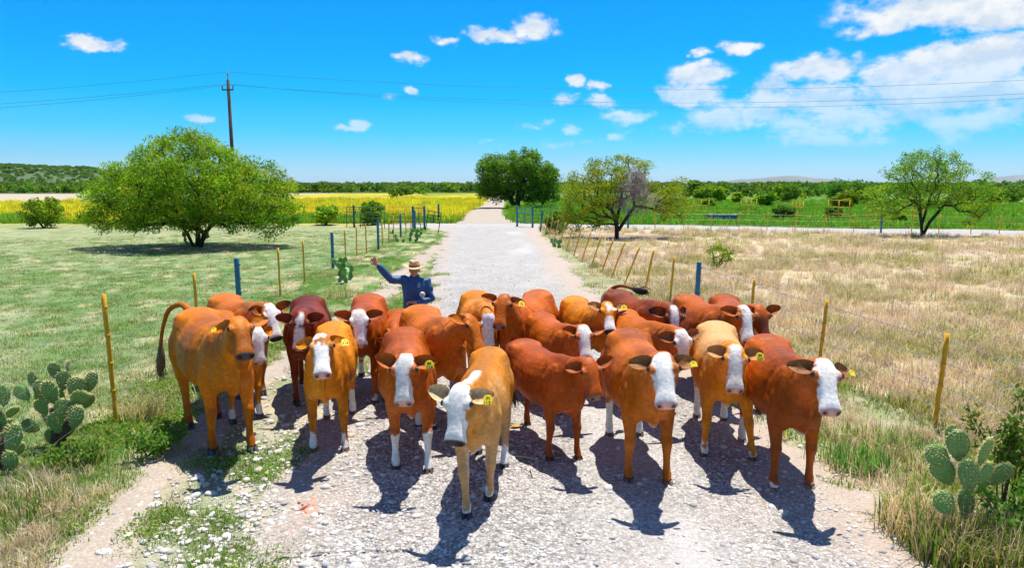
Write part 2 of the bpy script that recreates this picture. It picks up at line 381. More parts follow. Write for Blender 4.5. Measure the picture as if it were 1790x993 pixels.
BARE = [(-14.3, 30.6, 4.8, 1.6), (5.9, 37.5, 4.4, 2.2), (23.5, 39.5, 4.5, 1.2)]
def soil_material():
    m, nt, b = node_mat('grassy_soil'); tc = N(nt, 'ShaderNodeTexCoord'); at = N(nt, 'ShaderNodeAttribute', attribute_name='Col')
    n1 = noise(nt, 7, 6, .7, tc.outputs['Object']); n2 = noise(nt, 60, 4, .7, tc.outputs['Object']); n3 = noise(nt, .8, 5, .65, tc.outputs['Object'])
    r1 = ramp(nt, [(.25, (.60, .62, .55)), (.5, (1, 1, 1)), (.8, (1.35, 1.28, 1.2))]); L(nt, n1.outputs[0], r1.inputs[0])
    r2 = ramp(nt, [(.3, (.62,) * 3), (.7, (1.38,) * 3)]); L(nt, n2.outputs[0], r2.inputs[0])
    r3 = ramp(nt, [(.3, (.8, .88, .8)), (.7, (1.18, 1.12, 1.1))]); L(nt, n3.outputs[0], r3.inputs[0])
    c = mixc(nt, 1, at.outputs[0], r1.outputs[0], 'MULTIPLY'); c = mixc(nt, 1, c, r2.outputs[0], 'MULTIPLY'); c = mixc(nt, 1, c, r3.outputs[0], 'MULTIPLY'); L(nt, c, b.inputs['Base Color'])
    b.inputs['Roughness'].default_value = .95; b.inputs['Specular IOR Level'].default_value = .1
    p = bump(nt, b, n2.outputs[0], .5, .02); bump(nt, b, n1.outputs[0], .5, .06, p)
    return m
def gravel_material(name, dark, mid, pale, scale=34):
    m, nt, b = node_mat(name); tc = N(nt, 'ShaderNodeTexCoord'); O = tc.outputs['Object']; at = N(nt, 'ShaderNodeAttribute', attribute_name='Col')
    v = N(nt, 'ShaderNodeTexVoronoi', i_Scale=scale); L(nt, O, v.inputs['Vector']); v2 = N(nt, 'ShaderNodeTexVoronoi', i_Scale=scale * 2.7); L(nt, O, v2.inputs['Vector'])
    hsv = N(nt, 'ShaderNodeSeparateColor'); L(nt, v.outputs['Color'], hsv.inputs[0])
    r = ramp(nt, [(.0, dark), (.3, mid), (.8, pale), (1, tuple(min(.8, c * 1.2) for c in pale))]); L(nt, hsv.outputs[0], r.inputs[0])
    hs2 = N(nt, 'ShaderNodeSeparateColor'); L(nt, v2.outputs['Color'], hs2.inputs[0]); r2 = ramp(nt, [(0, (.62,) * 3), (1, (1.3,) * 3)]); L(nt, hs2.outputs[0], r2.inputs[0])
    n1 = noise(nt, 1.3, 6, .65, O); r3 = ramp(nt, [(.3, (.80, .78, .76)), (.7, (1.15, 1.13, 1.1))]); L(nt, n1.outputs[0], r3.inputs[0])
    dist = N(nt, 'ShaderNodeMapRange'); dist.inputs[1].default_value = .0; dist.inputs[2].default_value = .55; dist.inputs[3].default_value = 1.12; dist.inputs[4].default_value = .62; L(nt, v.outputs['Distance'], dist.inputs[0])
    c = mixc(nt, 1, r.outputs[0], r2.outputs[0], 'MULTIPLY'); c = mixc(nt, 1, c, r3.outputs[0], 'MULTIPLY')
    cd = N(nt, 'ShaderNodeCombineXYZ'); [L(nt, dist.outputs[0], cd.inputs[k]) for k in range(3)]; c = mixc(nt, 1, c, cd.outputs[0], 'MULTIPLY')
    # fine dust fills the stones where the wheels run (vertex weight in Col)
    sp = N(nt, 'ShaderNodeSeparateColor'); L(nt, at.outputs[0], sp.inputs[0])
    fine = noise(nt, 90, 4, .7, O); rf = ramp(nt, [(.3, tuple(x * .70 for x in pale)), (.7, tuple(x * 1.0 for x in pale))]); L(nt, fine.outputs[0], rf.inputs[0])
    c = mixc(nt, sp.outputs[0], c, rf.outputs[0]); c = mixc(nt, sp.outputs[1], c, mixc(nt, .45, (.42, .335, .265), r2.outputs[0], 'MULTIPLY')); L(nt, c, b.inputs['Base Color'])
    b.inputs['Roughness'].default_value = .9; b.inputs['Specular IOR Level'].default_value = .2
    hgt = N(nt, 'ShaderNodeMath', operation='MULTIPLY_ADD'); hgt.inputs[1].default_value = -1; hgt.inputs[2].default_value = 1; L(nt, v.outputs['Distance'], hgt.inputs[0])
    st = N(nt, 'ShaderNodeMapRange'); st.inputs[3].default_value = .6; st.inputs[4].default_value = .08; L(nt, sp.outputs[0], st.inputs[0])
    bp = N(nt, 'ShaderNodeBump', i_Distance=.025); L(nt, hgt.outputs[0], bp.inputs['Height']); L(nt, st.outputs[0], bp.inputs['Strength']); bump(nt, b, fine.outputs[0], .25, .006, bp.outputs[0])
    return m
SOIL = soil_material()
GRAVEL = gravel_material('road_gravel', (.23, .215, .21), (.40, .382, .362), (.54, .518, .485))
TRACKM = gravel_material('dusty_track', (.32, .26, .20), (.42, .35, .275), (.48, .41, .33), 26)
def build_ground():
    x, y, Q, na, nr = polar_sheet(1.2, 14000, 420, 52, 470, 60)
    V = np.stack([x, y, ground_z(x, y)], 1); C = ground_colour(x, y)
    V = np.concatenate([V, [[0, 0, 0]]]); C = np.concatenate([C, C[:1]])
    cen = len(V) - 1; T = [[cen, ((i + 1) % na) * nr, i * nr] for i in range(na)]
    g = put('ground', mesh_np('ground', V, [Q, np.array(T)], C), SOIL, kind='structure', label='patchy pasture, dry field and farmland spreading to the horizon')
    # road: crown proud of the soil, edges dive below it
    def strip(name, S, hw, nc, mat, label, rise=.03, rag=.35, hwl=None):
        S = np.asarray(S, float); d = np.gradient(S, axis=0); nn = np.stack([d[:, 1], -d[:, 0]], 1); nn /= np.linalg.norm(nn, axis=1, keepdims=True)
        u = np.linspace(-1, 1, nc); X = S[:, None, :] + nn[:, None, :] * (u[None, :, None] * np.asarray(hw)[:, None, None])
        px, py = X[..., 0].ravel(), X[..., 1].ravel(); U = np.tile(np.abs(u), len(S)); H = np.repeat(hw, nc)
        inside = (1 - U) * H - .12 + rag * (fbm(px * 1.6 + 90, py * 1.6, 4) - .5)
        z = ground_z(px, py) + np.clip(inside * .11, -.06, rise) + .012 * (fbm(px * 3, py * 3, 3, 2) - .5)
        i, j = np.meshgrid(np.arange(len(S) - 1), np.arange(nc - 1), indexing='ij'); i = i.ravel(); j = j.ravel()
        F = np.stack([i * nc + j, i * nc + j + 1, (i + 1) * nc + j + 1, (i + 1) * nc + j], 1)
        return px, py, z, F
    yy = np.concatenate([np.arange(.5, 14, .06), np.geomspace(14, 50.5, 170)]); l = np.interp(yy, ROAD_Y, ROAD_L); r = np.interp(yy, ROAD_Y, ROAD_R)
    flare = sst(41, 48, yy) * 2.2; l = l - flare; r = r + flare
    px, py, z, F = strip('gravel_road', np.stack([(l + r) / 2, yy], 1), (r - l) / 2 + .5, 110, GRAVEL, '', .03, .95)
    # packed fine lane right of the middle, dusty shoulders
    lane = np.exp(-((px - np.interp(py, [0, 6, 9, 20, 45], [1.15, 1.2, 1.1, .7, 0])) / .55) ** 2) * sst(.36, .66, fbm(px * .8 + 2, py * .5, 5)) * .45 + np.exp(-((px - 1.2) / .45) ** 2) * sst(7.5, 5.5, py) * .30
    lane = np.clip(lane + sst(10, 24, py) * .30, 0, 1)
    ri = road_in(px, py); dirt = sst(.8, .0, ri + .8 * (fbm(px * 1.3, py * 1.3 + 5, 4) - .5)) * (px > 0) * .6 + sst(.45, -.1, ri + .5 * (fbm(px * 1.3, py * 1.3 + 5, 4) - .5)) * .4 + sst(.56, .74, fbm(px * .9 + 11, py * .9, 5)) * .22
    C = np.stack([lane, np.clip(dirt, 0, .85), lane * 0], 1)
    road = put('gravel_road', mesh_np('gravel_road', np.stack([px, py, z], 1), F, C), GRAVEL, kind='structure', label='wide white gravel road running to the junction')
    def poly(P, step):
        P = np.asarray(P); s = np.concatenate([[0], np.cumsum(np.linalg.norm(np.diff(P, axis=0), axis=1))]); t = np.arange(0, s[-1], step)
        sm = np.stack([np.interp(t, s, P[:, k]) for k in range(2)], 1); k = max(1, int(1.5 / step)); ker = np.ones(k) / k
        pad = np.pad(sm, ((k // 2, k - 1 - k // 2), (0, 0)), 'edge'); return np.stack([np.convolve(pad[:, c], ker, 'valid') for c in range(2)], 1)
    S = poly(CROSS, .3); px, py, z, F = strip('', S, np.full(len(S), 2.3), 16, GRAVEL, '', .045, .5); C = np.stack([np.full_like(px, .45), .2 * sst(20, 32, px), px * 0], 1)
    put('crossing_road', mesh_np('crossing_road', np.stack([px, py, z + .012], 1), F, C), GRAVEL, kind='structure', label='pale gravel road crossing behind the dry field')
    S = poly(TRACK, .6); w = np.interp(S[:, 1], [49, 58, 66, 90, 250], [2.6, 2.0, 1.7, 1.5, 1.5]) ; px, py, z, F = strip('', S, w, 16, TRACKM, '', .03, .5)
    C = np.stack([np.full_like(px, .5), px * 0 + .3, px * 0], 1); put('dirt_track', mesh_np('dirt_track', np.stack([px, py, z + .02], 1), F, C), TRACKM, kind='structure', label='narrow dirt track running on past the roadside trees')
    S = poly(FOOT, .05); px, py, z, F = strip('', S, np.interp(S[:, 1], [3, 6, 9, 16, 30], [.46, .38, .30, .36, .5]), 16, TRACKM, '', .012, .55); C = np.stack([np.full_like(px, .55), px * 0 + .15, px * 0], 1)
    put('cattle_path', mesh_np('cattle_path', np.stack([px, py, z + .004], 1), F, C), TRACKM, kind='structure', label='trodden dirt path through the left verge')
    return g, road
GROUND, ROAD = build_ground()
# ------------------------------------------------------------------ gravel, grass
PROTO = bpy.data.collections.new('scatter_sources')          # never linked to the scene
def scatter(name, P, rz, sc, idx, protos, label, tilt=0):
    coll = bpy.data.collections.new(name + '_sources')
    for k, me in enumerate(protos):
        o = bpy.data.objects.new('%s_source_%02d' % (name, k), me); coll.objects.link(o)
    n = len(P); rot = np.zeros((n, 3)); rot[:, 2] = rz
    if tilt: rot[:, :2] = rng.normal(0, tilt, (n, 2))
    me = mesh_np(name, P, np.zeros((0, 3), int).reshape(0, 3), attrs=None) if False else bpy.data.meshes.new(name)
    me.vertices.add(n); me.vertices.foreach_set('co', np.ascontiguousarray(P, np.float32).ravel())
    a = me.attributes.new('rot', 'FLOAT_VECTOR', 'POINT'); a.data.foreach_set('vector', rot.astype(np.float32).ravel())
    a = me.attributes.new('scl', 'FLOAT', 'POINT'); a.data.foreach_set('value', np.asarray(sc, np.float32))
    a = me.attributes.new('idx', 'INT', 'POINT'); a.data.foreach_set('value', np.asarray(idx, np.int32))
    o = put(name, me, kind='stuff', label=label)
    ng = bpy.data.node_groups.new(name, 'GeometryNodeTree'); ng.interface.new_socket('Geometry', in_out='INPUT', socket_type='NodeSocketGeometry'); ng.interface.new_socket('Geometry', in_out='OUTPUT', socket_type='NodeSocketGeometry')
    gi = ng.nodes.new('NodeGroupInput'); go = ng.nodes.new('NodeGroupOutput'); ci = ng.nodes.new('GeometryNodeCollectionInfo'); ci.inputs['Collection'].default_value = coll
    ci.inputs['Separate Children'].default_value = True; ci.inputs['Reset Children'].default_value = True
    ip = ng.nodes.new('GeometryNodeInstanceOnPoints'); ip.inputs['Pick Instance'].default_value = True
    def nat(nm, t):
        k = ng.nodes.new('GeometryNodeInputNamedAttribute'); k.data_type = t; k.inputs['Name'].default_value = nm; return k.outputs['Attribute']
    e2r = ng.nodes.new('FunctionNodeEulerToRotation'); ng.links.new(nat('rot', 'FLOAT_VECTOR'), e2r.inputs[0])
    ng.links.new(gi.outputs[0], ip.inputs['Points']); ng.links.new(ci.outputs[0], ip.inputs['Instance']); ng.links.new(nat('idx', 'INT'), ip.inputs['Instance Index']); ng.links.new(e2r.outputs[0], ip.inputs['Rotation']); ng.links.new(nat('scl', 'FLOAT'), ip.inputs['Scale'])
    ng.links.new(ip.outputs[0], go.inputs[0])
    md = o.modifiers.new('scatter', 'NODES'); md.node_group = ng
    return o

def blade_mat(name, var=.35, trans=.45, hue=.03, rough=.6):
    """leaf/blade: diffuse + translucent, tinted per instance"""
    m = bpy.data.materials.new(name); m.use_nodes = True; nt = m.node_tree; b = nt.nodes['Principled BSDF']; out = nt.nodes['Material Output']
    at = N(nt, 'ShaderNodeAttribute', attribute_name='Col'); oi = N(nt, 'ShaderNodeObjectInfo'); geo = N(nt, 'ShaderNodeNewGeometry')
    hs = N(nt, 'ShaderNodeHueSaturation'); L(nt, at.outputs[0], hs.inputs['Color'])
    mr = N(nt, 'ShaderNodeMapRange'); mr.inputs[3].default_value = 1 - var; mr.inputs[4].default_value = 1 + var; L(nt, oi.outputs['Random'], mr.inputs[0]); L(nt, mr.outputs[0], hs.inputs['Value'])
    mh = N(nt, 'ShaderNodeMapRange'); mh.inputs[3].default_value = .5 - hue; mh.inputs[4].default_value = .5 + hue
    mm = N(nt, 'ShaderNodeMath', operation='FRACT'); m7 = N(nt, 'ShaderNodeMath', operation='MULTIPLY'); m7.inputs[1].default_value = 7.31; L(nt, oi.outputs['Random'], m7.inputs[0]); L(nt, m7.outputs[0], mm.inputs[0]); L(nt, mm.outputs[0], mh.inputs[0]); L(nt, mh.outputs[0], hs.inputs['Hue'])
    L(nt, hs.outputs[0], b.inputs['Base Color']); b.inputs['Roughness'].default_value = rough; b.inputs['Specular IOR Level'].default_value = .25
    tr = N(nt, 'ShaderNodeBsdfTranslucent'); tw = mixc(nt, 1, hs.outputs[0], (1.25, 1.2, .7), 'MULTIPLY'); L(nt, tw, tr.inputs[0])
    ms = N(nt, 'ShaderNodeMixShader'); ms.inputs[0].default_value = trans; L(nt, b.outputs[0], ms.inputs[1]); L(nt, tr.outputs[0], ms.inputs[2]); L(nt, ms.outputs[0], out.inputs[0])
    return m
GRASS_M = blade_mat('grass_blades', .3, .4, .035); STRAW_M = blade_mat('dry_grass_blades', .28, .35, .02); LEAF_M = blade_mat('leaves', .22, .45, .02)

def clump(seed, n, h0, h1, spread, width, cols, lean=.5, curl=.5, rosette=False):
    g = np.random.default_rng(seed); VV = []; TT = []; QQ = []; CC = []; b = 0
    for i in range(n):
        a = g.uniform(0, 6.283); r = spread * math.sqrt(g.random()); p = np.array([r * math.cos(a), r * math.sin(a), -.01]); hh = g.uniform(h0, h1)
        d = np.array([math.cos(a2 := g.uniform(0, 6.283)), math.sin(a2), 0]) * g.uniform(.1, 1) * lean; w = width * g.uniform(.6, 1.3)
        s = np.cross(d / (np.linalg.norm(d) + 1e-6), [0, 0, 1]); up = np.array([0, 0, 1.])
        m1 = p + hh * (.5 * up + d * .35); tip = p + hh * ((1 - curl * np.linalg.norm(d) * .6) * up + d * 1.05)
        VV += [p - s * w * .5, p + s * w * .5, m1 - s * w * .42, m1 + s * w * .42, tip]
        QQ.append([b, b + 1, b + 3, b + 2]); TT.append([b + 2, b + 3, b + 4]); b += 5
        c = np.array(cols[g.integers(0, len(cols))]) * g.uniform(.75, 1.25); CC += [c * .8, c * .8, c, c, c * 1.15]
    return mesh_np('clump', np.array(VV), [np.array(QQ), np.array(TT)], np.clip(np.array(CC), 0, .9))
def leafy(seed, n, h, spread, ls, cols):
    """small weed: stems with broad leaves"""
    g = np.random.default_rng(seed); VV = []; QQ = []; CC = []; b = 0
    for i in range(n):
        a = g.uniform(0, 6.283); r = spread * math.sqrt(g.random()); c = np.array([r * math.cos(a), r * math.sin(a), h * g.random() ** .7 * (1 - .5 * r / spread)])
        d = g.normal(0, 1, 3); d[2] = abs(d[2]) * .4 + .1; d /= np.linalg.norm(d); s = np.cross(d, g.normal(0, 1, 3)); s /= np.linalg.norm(s); l = ls * g.uniform(.6, 1.3)
        VV += [c, c + d * l * .5 + s * l * .28, c + d * l, c + d * l * .5 - s * l * .28]; QQ.append([b, b + 1, b + 2, b + 3]); b += 4
        k = np.array(cols[g.integers(0, len(cols))]) * g.uniform(.7, 1.3); CC += [k] * 4
    return mesh_np('weed', np.array(VV), np.array(QQ), np.clip(np.array(CC), 0, .9))

def ico(seed, sub=1, flat=.6, rough=.16):
    g = np.random.default_rng(seed); t = (1 + 5 ** .5) / 2
    V = np.array([(-1, t, 0), (1, t, 0), (-1, -t, 0), (1, -t, 0), (0, -1, t), (0, 1, t), (0, -1, -t), (0, 1, -t), (t, 0, -1), (t, 0, 1), (-t, 0, -1), (-t, 0, 1)], float)
    F = [(0, 11, 5), (0, 5, 1), (0, 1, 7), (0, 7, 10), (0, 10, 11), (1, 5, 9), (5, 11, 4), (11, 10, 2), (10, 7, 6), (7, 1, 8), (3, 9, 4), (3, 4, 2), (3, 2, 6), (3, 6, 8), (3, 8, 9), (4, 9, 5), (2, 4, 11), (6, 2, 10), (8, 6, 7), (9, 8, 1)]
    V = list(V / np.linalg.norm(V[0]))
    for _ in range(sub):
        mid = {}; F2 = []
        def md(a, b):
            k = (min(a, b), max(a, b))
            if k not in mid: m = V[a] + V[b]; V.append(m / np.linalg.norm(m)); mid[k] = len(V) - 1
            return mid[k]
        for a, b, c in F: x, y, z = md(a, b), md(b, c), md(c, a); F2 += [(a, x, z), (b, y, x), (c, z, y), (x, y, z)]
        F = F2
    V = np.array(V); k = g.normal(0, 1, (5, 3)); V = V * (1 + rough * sum(np.tanh(2.2 * (V @ q)) for q in k)[:, None] / 2.2)
    V = V * [1, g.uniform(.65, .95), flat * g.uniform(.8, 1.15)]
    return V, np.array(F)
def stone_mat():
    m, nt, b = node_mat('river_stone'); tc = N(nt, 'ShaderNodeTexCoord'); oi = N(nt, 'ShaderNodeObjectInfo')
    r = ramp(nt, [(0, (.34, .32, .30)), (.2, (.50, .475, .45)), (.5, (.64, .60, .55)), (.8, (.74, .70, .64)), (.93, (.56, .46, .36)), (1, (.42, .42, .43))]); L(nt, oi.outputs['Random'], r.inputs[0])
    n = noise(nt, 2.2, 5, .65, tc.outputs['Object']); r2 = ramp(nt, [(.3, (.72,) * 3), (.7, (1.2,) * 3)]); L(nt, n.outputs[0], r2.inputs[0])
    c = mixc(nt, 1, r.outputs[0], r2.outputs[0], 'MULTIPLY'); L(nt, c, b.inputs['Base Color']); b.inputs['Roughness'].default_value = .85; b.inputs['Specular IOR Level'].default_value = .2
    n2 = noise(nt, 9, 4, .6, tc.outputs['Object']); bump(nt, b, n2.outputs[0], .3, .08); return m
STONE_M = stone_mat()
def polar_pts(n, y0, y1, amax=44, pw=1.0):
    u = rng.random(n); r = (y0 ** (-pw) + u * (y1 ** (-pw) - y0 ** (-pw))) ** (-1 / pw) if pw else y0 * (y1 / y0) ** u
    a = R(amax) * (2 * rng.random(n) - 1); return r * np.sin(a), r * np.cos(a)

def build_stones():
    meshes = []
    for k in range(7):
        V, F = ico(50 + k); me = mesh_np('pebble', V, F); me.materials.append(STONE_M); meshes.append(me)
    x, y = polar_pts(64000, 3.6, 24, 44, .55); ri = road_in(x, y); nz_ = fbm(x * 1.1 + 3, y * 1.1, 4)
    lane = np.exp(-((x - 1.2) / .5) ** 2) * .85
    dens = np.where(ri > .1, (.45 + 1.1 * (nz_ - .35)) * (1 - lane), 0)
    dens = np.where((ri <= .1) & (ri > -2.2) & (x < 0) & (y < 10), .55 * sst(-2.2, -.3, ri) + .9 * (nz_ - .42), dens)
    dens = np.where((ri <= .1) & (ri > -1.1) & (x > 0), .22 * sst(-1.1, 0, ri), dens)
    k = rng.random(len(x)) < dens; x, y = x[k], y[k]; s = .0085 * np.exp(rng.normal(0, .42, len(x))) * (1 + .03 * y)
    P = np.stack([x, y, ground_z(x, y) + np.where(road_in(x, y) > 0, .026, .002) + s * .15], 1)
    scatter('loose_gravel', P, rng.random(len(x)) * 6.28, s, rng.integers(0, 7, len(x)), meshes, 'small loose pebbles covering the gravel road', .25)
    x, y = polar_pts(12000, 3.8, 11, 44, .3); ri = road_in(x, y); nz_ = fbm(x * 1.4 + 13, y * 1.4, 4); dens = np.where((ri < .5) & (ri > -1.9) & (x < 0), .75 * sst(-1.9, -.6, ri) * sst(.3, .55, nz_), np.where(ri >= .5, .10 * (1 - lane[:1].mean() * 0), 0)); dens = np.where((x > 0) & (ri < .2) & (ri > -1.3), .16, dens)
    k = rng.random(len(x)) < dens; x, y = x[k], y[k]; s = .020 * np.exp(rng.normal(0, .34, len(x))); P = np.stack([x, y, ground_z(x, y) + np.where(road_in(x, y) > 0, .024, .0) + s * .2], 1)
    scatter('loose_cobbles', P, rng.random(len(x)) * 6.28, s, rng.integers(0, 7, len(x)), meshes, 'white river cobbles strewn along the road side', .25)
    # larger stones, one by one
    n = 0; big = []
    for _ in range(6000):
        if n >= 280: break
        yy = rng.uniform(4.1, 9.5); xx = rng.uniform(-3.6, 3.6); ri = float(road_in(xx, yy))
        if ri > .1: pr = .20 * (1 - math.exp(-((xx - 1.2) / .5) ** 2)) * (1.5 if xx < 0 else .8)
        elif xx < 0 and ri > -1.9: pr = .75
        elif xx > 0 and ri > -.9: pr = .25
        else: pr = 0
        if rng.random() > pr: continue
        s = .02 * math.exp(rng.normal(0, .35)) * (1.35 if ri < .1 else 1); s = min(s, .06)
        o = put('stone', meshes[rng.integers(0, 7)], None, ROAD, loc=(xx, yy, float(ground_z(xx, yy)) + (.024 if ri > 0 else 0) + s * .18), rot=(rng.normal(0, .2), rng.normal(0, .2), rng.uniform(0, 6.28)), scl=(s * rng.uniform(.9, 1.5), s, s * rng.uniform(.7, 1.1))); n += 1
build_stones()

def build_grass():
    G1 = [(.16, .31, .025), (.21, .35, .035), (.12, .26, .022), (.30, .37, .07)]; G2 = [(.24, .31, .11), (.36, .36, .20), (.19, .27, .09)]; S1 = [(.64, .51, .33), (.58, .44, .33), (.70, .59, .41), (.54, .41, .36)]; S2 = [(.50, .42, .15), (.40, .37, .11), (.56, .45, .24)]
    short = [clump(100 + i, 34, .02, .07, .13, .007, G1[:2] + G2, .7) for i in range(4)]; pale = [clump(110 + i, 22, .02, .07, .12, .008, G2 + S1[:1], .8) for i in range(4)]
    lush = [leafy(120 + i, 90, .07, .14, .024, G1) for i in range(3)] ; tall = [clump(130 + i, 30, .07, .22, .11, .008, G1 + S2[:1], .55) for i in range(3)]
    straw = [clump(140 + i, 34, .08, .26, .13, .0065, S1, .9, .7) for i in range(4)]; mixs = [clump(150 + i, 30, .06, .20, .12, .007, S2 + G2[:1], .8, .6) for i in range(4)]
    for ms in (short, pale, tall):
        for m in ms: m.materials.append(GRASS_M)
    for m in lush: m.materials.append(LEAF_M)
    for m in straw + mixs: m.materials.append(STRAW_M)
    fl = lambda y: np.interp(y, [0, 8, 12, 17, 45], [-4.2, -4.6, -5.5, -6, -6]); fr = lambda y: np.interp(y, [0, 7.7, 14.5, 19, 24, 42], [6, 4.95, 3.6, 3.1, 2.6, 1.7])
    foot = lambda x, y: line_dist(x, y, FOOT)
    def emit(name, x, y, keep, s0, protos, label):
        k = rng.random(len(x)) < keep; x, y = x[k], y[k]; far = np.hypot(x, y)
        s = s0 * np.exp(rng.normal(0, .25, len(x))) * (1 + .014 * np.clip(far - 8, 0, 40)); P = np.stack([x, y, ground_z(x, y)], 1)
        scatter(name, P, rng.random(len(x)) * 6.28, s, rng.integers(0, len(protos), len(x)), protos, label)
    # left pasture
    x, y = polar_pts(44000, 4.5, 44, 44, .2); m = (x < fl(y) + .3) & (y < 46)
    patch = .5 * fbm(x * .55, y * .55, 5) + .5 * fbm(x * 2.2 + 9, y * 2.2, 4)
    emit('pasture_grass', x, y, m * sst(.62, .40, patch) * .8, .9, short, 'short green grass of the left pasture'); emit('pale_pasture_grass', x, y, m * sst(.36, .56, patch) * .8, .9, pale, 'pale grazed grass in patches of the left pasture')
    # verges
    x, y = polar_pts(26000, 3.6, 40, 44, .5); ri = road_in(x, y); ri = ri + .7 * (fbm(x * 1.6 + 90, y * 1.6, 4) - .5) * sst(9, 14, y); vl = (x > fl(y) - .3) & (ri < .0) & (x < 0) & (foot(x, y) + .3 * (fbm(x * 2.6, y * 2.6 + 15, 3) - .5) > .20) & (y < 46)
    near_stony = (ri > -1.5) & (y < 10)
    gn = fbm(x * 1.1, y * 1.1 + 50, 4); gs = fbm(x * 1.5 + 3, y * 1.5 + 8, 4)
    emit('verge_grass', x, y, vl * np.where(near_stony, sst(.50, .64, gs) * .6, sst(.38, .5, gn) * .9), .9, short, 'green grass on the left verge beside the road')
    emit('verge_leaves', x, y, vl * np.where(near_stony, sst(.58, .68, gs) * .12, sst(.50, .60, fbm(x * .9 + 33, y * .9, 3)) * .75), 1., lush, 'leafy green weeds on the left verge')
    emit('verge_straw', x, y, vl * ~near_stony * sst(.52, .62, fbm(x * 1.3 + 12, y * 1.3, 4)) * .5, .62, straw, 'dry straw tufts on the left verge and fence line')
    vr = (x < fr(y) + .3) & (ri < -.1) & (x > 0) & (y < 45)
    emit('right_verge_grass', x, y, vl * 0 + vr * sst(-.1, -1.0, ri) * sst(.44, .56, gn) * .45, .9, tall, 'tall green grass on the right verge'); emit('right_verge_short_grass', x, y, vr * sst(.4, .55, gs) * .5, 1., short, 'short grass on the right verge')
    emit('right_verge_straw', x, y, vr * sst(-.2, -.9, ri) * sst(.46, .56, fbm(x * 1.3 + 12, y * 1.3, 4)) * .55, .75, straw, 'dry straw tufts on the right verge')
    # right field
    x, y = polar_pts(42000, 5, 46, 44, .3); cy = np.interp(x, CROSS[:, 0], CROSS[:, 1]) - 2.3; m = (x > fr(y) + .1) & (y < cy); bare = np.ones(len(x))
    for tx, ty, rx, ry in BARE: bare *= sst(.7, 1.1, np.hypot((x - tx) / rx, (y - ty) / ry))
    p1 = fbm(x * .7 + 9, y * .7, 5); p2 = fbm(x * .45 + 77, y * .6, 5)
    emit('dry_field_straw', x, y, m * bare * (.35 + .6 * sst(.35, .6, p1)) * .85, 1.0, straw, 'dry straw coloured grass of the right field'); emit('dry_field_tufts', x, y, m * bare * sst(.46, .60, p2) * .75, 1.1, mixs, 'olive and yellow tufts in the right field')
    # beyond the crossing road: tall yellow grass, rough green grass
    x, y = polar_pts(26000, 47, 150, 40, .8); cy = np.interp(x, CROSS[:, 0], CROSS[:, 1]) + 2.0; tx = np.interp(y, TRACK[:, 1], TRACK[:, 0]); off = np.abs(x - tx) > 2.2
    Y1 = [(.78, .64, .015), (.66, .58, .015), (.82, .66, .05), (.50, .54, .02)]; ym = [clump(160 + i, 26, .2, .5, .4, .03, Y1, .5) for i in range(3)]; gm = [clump(170 + i, 26, .15, .4, .4, .035, [(.10, .30, .015), (.16, .36, .02), (.24, .38, .03)], .6) for i in range(3)]
    for q in ym + gm: q.materials.append(GRASS_M)
    mz = fbm(x * .10, y * .05 + 4, 4) * .6 + .4 * fbm(x * .4, y * .3, 3) - .22 * sst(66, 54, y)
    emit('green_meadow_patches', x, y, (y > cy) * off * (x < tx) * sst(.44, .32, mz) * .8, .7, gm, 'green grass patches in the yellow meadow'); emit('yellow_meadow_grass', x, y, (y > cy) * off * (x < tx) * sst(.30, .46, mz) * .8, .8, ym, 'tall yellow grass of the meadow behind the left gates'); emit('green_meadow_grass', x, y, (y > cy) * off * (x > tx) * .55, .7, gm, 'bright green rough grass beyond the crossing road')
build_grass()
# ------------------------------------------------------------------ trees and shrubs
def bark_mat(name, col, var=.4):
    return simple_mat(name, col, .9, var, 6, spec=.15, bumps=.6, bscale=30)
BARK = bark_mat('mesquite_bark', (.055, .038, .028)); GREYBARK = bark_mat('dead_grey_wood', (.33, .27, .26), .3); BARK2 = bark_mat('shrub_bark', (.10, .075, .05))
def skeleton(targets, stems, g, step=.35, bend=.25):
    """grow limbs from stem polylines to every target; returns list of (points, parent node) with pipe radii"""
    nodes = []; par = []
    def addn(p, q): nodes.append(np.array(p, float)); par.append(q); return len(nodes) - 1
    for st in stems:
        q = -1
        for p in st: q = addn(p, q)
    order = np.argsort([np.linalg.norm(t - stems[0][-1]) for t in targets]); leaf = []
    base = np.array(stems[0][0])
    for k in order:
        t = targets[k]; A = np.array(nodes); d = np.linalg.norm(A - t, axis=1)
        # prefer attaching at nodes nearer the trunk than the target, so limbs flow outwards
        pen = np.clip(np.linalg.norm(A - base, axis=1) - np.linalg.norm(t - base) * .92, 0, None) * 3 + (A[:, 2] > t[2] + .9) * .6
        q = int(np.argmin(d + pen)); a = nodes[q]; n = max(1, int(round(d[q] / step))); side = g.normal(0, bend, 3) * d[q] * .35; side[2] = abs(side[2]) * .5
        for i in range(1, n + 1):
            f = i / n; p = a * (1 - f) + t * f + side * math.sin(math.pi * f); q = addn(p, q)
        leaf.append(q)
    cnt = np.zeros(len(nodes))
    for q in leaf:
        while q >= 0: cnt[q] += 1; q = par[q]
    return np.array(nodes), par, cnt
